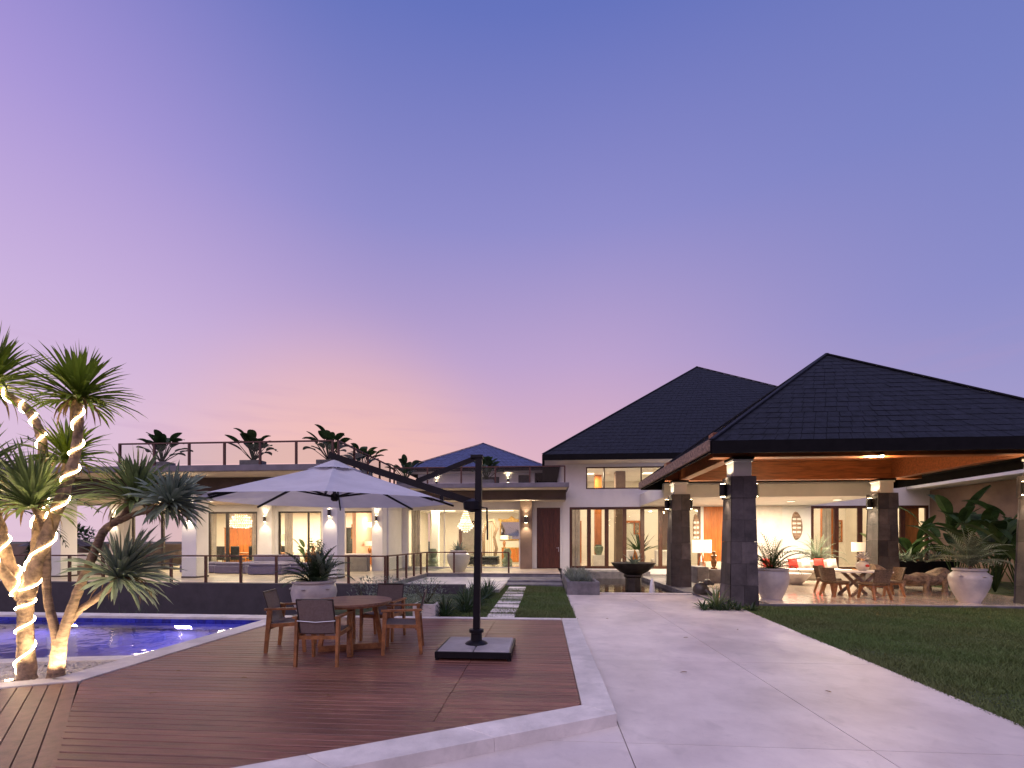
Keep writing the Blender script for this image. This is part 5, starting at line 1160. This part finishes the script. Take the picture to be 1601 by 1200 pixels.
# dining room
a = at(372, 845, 26.2); cabinet('tall antique cabinet in the dining room behind glass', a.x - .95, a.x + .75, 26.3, ZT, 2.45); t = T('dining_table', 'long honey coloured dining table in the glazed wing', 'table', (-15.8, 23.6, ZT)); MB().box(-17.6, -13.9, 23.1, 24.1, .95, 1.02, .01).build('top', 'orange_wood', t)
for x in (-17.3, -14.2): MB().box(x - .08, x + .08, 23.2, 24.0, ZT + .004, .949, .01).build('leg', 'antique_wood', t)
def dchair(label):
    t = T('dining_chair', label, 'chair', (0, 0, 0), 'dark dining chairs behind glass'); MB().box(-.24, .24, -.24, .24, .42, .5, .02).build('seat', 'dark_stuff', t); MB().box(-.24, .24, -.26, -.20, .502, 1.15, .02).build('backrest', 'dark_stuff', t)
    for sx in (-.2, .2):
        for sy in (-.2, .2): MB().box(sx - .02, sx + .02, sy - .02, sy + .02, 0, .419, .003).build('leg', 'antique_wood', t)
    return t
dc = dchair('dark upright chair at the long honey coloured dining table')
for i, (x, y, a) in enumerate(((-17, 22.7, 0), (-16.2, 22.7, 0), (-15.2, 22.7, 0), (-14.4, 22.7, 0), (-16.6, 24.5, 180), (-15.0, 24.5, 180))):
    c = dc if i == 0 else copy_tree(dc); c.location = (x, y, ZT + .004); c.rotation_euler = (0, 0, math.radians(a))
paddle('indoor_plant', 'dark broad leaved plant beside the antique cabinet', (-13.9, 25.4, ZT), 9, 1.3, .3, .7, 'leaf_dark', 'plants indoors', .5)
table_lamp('table lamp with wide pale shade at the end window', (at(437, 845, 22.2).x, 22.2, 1.05), .95, .42, False, 30)
a = at(437, 0, 22.2).x; cabinet('small wooden chest under the wide pale lamp', a - .5, a + .5, 22.0, ZT, 1.0)
framed('framed painting lit on the cream wall behind the potted palm', -12.9 + 2.9, -9.2 + .1, 1.7, 2.9, 26.98); table_lamp('small lamp below the framed painting', (at(490, 850, 25).x, 25, 1.0), .6, .2, False, 12); a = at(490, 0, 25).x; cabinet('low chest carrying the small lamp', a - .4, a + .4, 24.85, ZT, .95)
for px, lab in ((553, 'narrow framed print on the kitchen wall near the door'), (565, 'narrow framed print on the kitchen wall near the pendant')): x = at(px, 830, 26.9).x; framed(lab, x - .17, x + .17, 1.8, 2.7, 26.99, 'art', 'antique_wood')
cabinet('warm wooden kitchen counter in the corner room', -10.0, -8.0, 25.6, ZT, 1.15)
for k in range(9): x = -9.8 + k * .2; o = MB().lathe([(0, 0), (.05, 0), (.06, .1), (.03, .18), (.03, .26), (0, .27)], (x, 25.75, 1.191), 12).build('bottle', 'gold' if k % 2 else 'cushion_red', None, True); tag(o, 'small amber bottle on the kitchen counter' if k % 2 else 'small red bottle on the kitchen counter', 'bottle', 'bottles on the kitchen counter')
table_lamp('white shade lamp on the kitchen counter', (at(578, 845, 24.5).x, 24.5, .9), .75, .28, False, 15); a = at(578, 0, 24.5).x; cabinet('slim stand carrying the white shade lamp', a - .25, a + .25, 24.3, ZT, .85)
for lab, px in (('tall narrow carved panel on the wing corner', 609), ('second tall carved panel near the lounge corner', 617)):
    pass
# hall furniture behind the folding windows
def armch(label, x, y):
    t = T('club_chair', label, 'chair', (x, y, ZT), 'white chairs in the hall'); MB().box(x - .42, x + .42, y - .4, y + .4, ZT + .1, ZT + .45, .05).build('seat', 'cushion_white', t); MB().box(x - .42, x + .42, y - .62, y - .402, ZT + .1, ZT + .95, .06).build('backrest', 'cushion_white', t)
    for sx in (-.36, .36):
        for sy in (-.5, .34): MB().box(x + sx - .03, x + sx + .03, y + sy - .03, y + sy + .03, ZT, ZT + .099, .003).build('leg', 'antique_wood', t)
armch('white club chair with its back to the folding windows', 4.75, 25.2); armch('white club chair near the pale pillar in the hall', 6.35, 25.0)
urn('blue_jar', 'blue green glazed jar on a white block in the hall', (3.2, 26.4, .85), uprof(.6, .14, .27, .16), 'leaf_grey'); o = MB().box(2.85, 3.55, 26.1, 26.8, ZT, .85, .01).build('display_block', 'cushion_white'); tag(o, 'white display block under the blue green jar', 'plinth')
tuft('indoor_plant', 'tall spiky dark green plant behind the folding windows', (5.6, 26.6, .9), 34, 1.4, .12, 'leaf_dark', 'plants indoors', 70); urn('large_pot', 'pale pot holding the spiky plant in the hall', (5.6, 26.6, ZT), uprof(.7, .2, .34, .27), 'ceramic')
palm('indoor_palm', 'feathery palm behind the last folding window', (7.1, 26.0, 1.0), 14, 1.1, 'leaf_palm', None, 1.6); urn('large_pot', 'pale pot holding the feathery palm in the hall', (7.1, 26.0, ZT), uprof(.8, .2, .34, .27), 'ceramic')
framed('gold framed picture above the white chair in the hall', 5.9, 6.6, 2.1, 3.0, 29.98, 'art', 'orange_wood'); framed('gold framed picture beyond the patio folding doors', 17.6 + .9, 19.0, 1.6, 3.0, 29.98, 'art', 'orange_wood'); figure_profile('carved_figure', 'tall golden carved figure behind the patio folding doors', (15.3, 27.5, ZT), 2.9, 'gold')
shrub('wall_clump', 'low dark shrub at the foot of the court wall', (17.6, 15.6, -.03), .7, 1.0, 500, .05, .16, 'leaf_dark', 'court shrubs')
o = MB().box(-48, -21.7, 26.0, 26.3, -1.2, 1.5, .02).build('garden_wall', 'brown_wall'); tag(o, 'long beige garden wall beyond the open end of the terrace', 'wall')
for k, (px, Y) in enumerate(((103, 24.5), (118, 25.2), (60, 24.8))):
    b = at(px, 846, Y); t = T('garden_parasol', ['small dark closed parasol tent beyond the terrace', 'dark peaked parasol standing before the garden wall', 'dark peaked parasol behind the glowing trunk'][k], 'parasol', (b.x, Y, -1.2)); MB().tube([(b.x, Y, -1.2), (b.x, Y, 1.6)], .03, 6).build('pole', 'black_metal', t); MB().lathe([(.9, 1.35), (.5, 1.55), (.04, 1.85), (.03, 1.95)], (b.x, Y, 0), 8).build('canopy', 'dark_wall', t)
for k, (x, y) in enumerate(((-4.6, 5.3), (-4.2, 4.5), (-3.6, 5.1), (-4.9, 6.2), (-2.3, 4.6), (-1.4, 5.6), (1.9, 6.1), (2.6, 8.3), (1.4, 10.2), (3.3, 5.4), (3.8, 9.1), (-.4, 8.2))):
    zz = .012 if x < .4 else -.098; a = U(0, 6.28); o = MB().strip((x, y, zz), (math.cos(a), math.sin(a), .05), (0, 0, 1), U(.05, .11), .022, .25, 3, .35).build('fallen_leaf', 'dead_leaf'); tag(o, 'small dry brown leaf lying on the timber deck' if x < .4 else 'small dry brown leaf lying on the pale driveway', 'leaf', 'fallen leaves on the deck' if x < .4 else 'fallen leaves on the driveway')
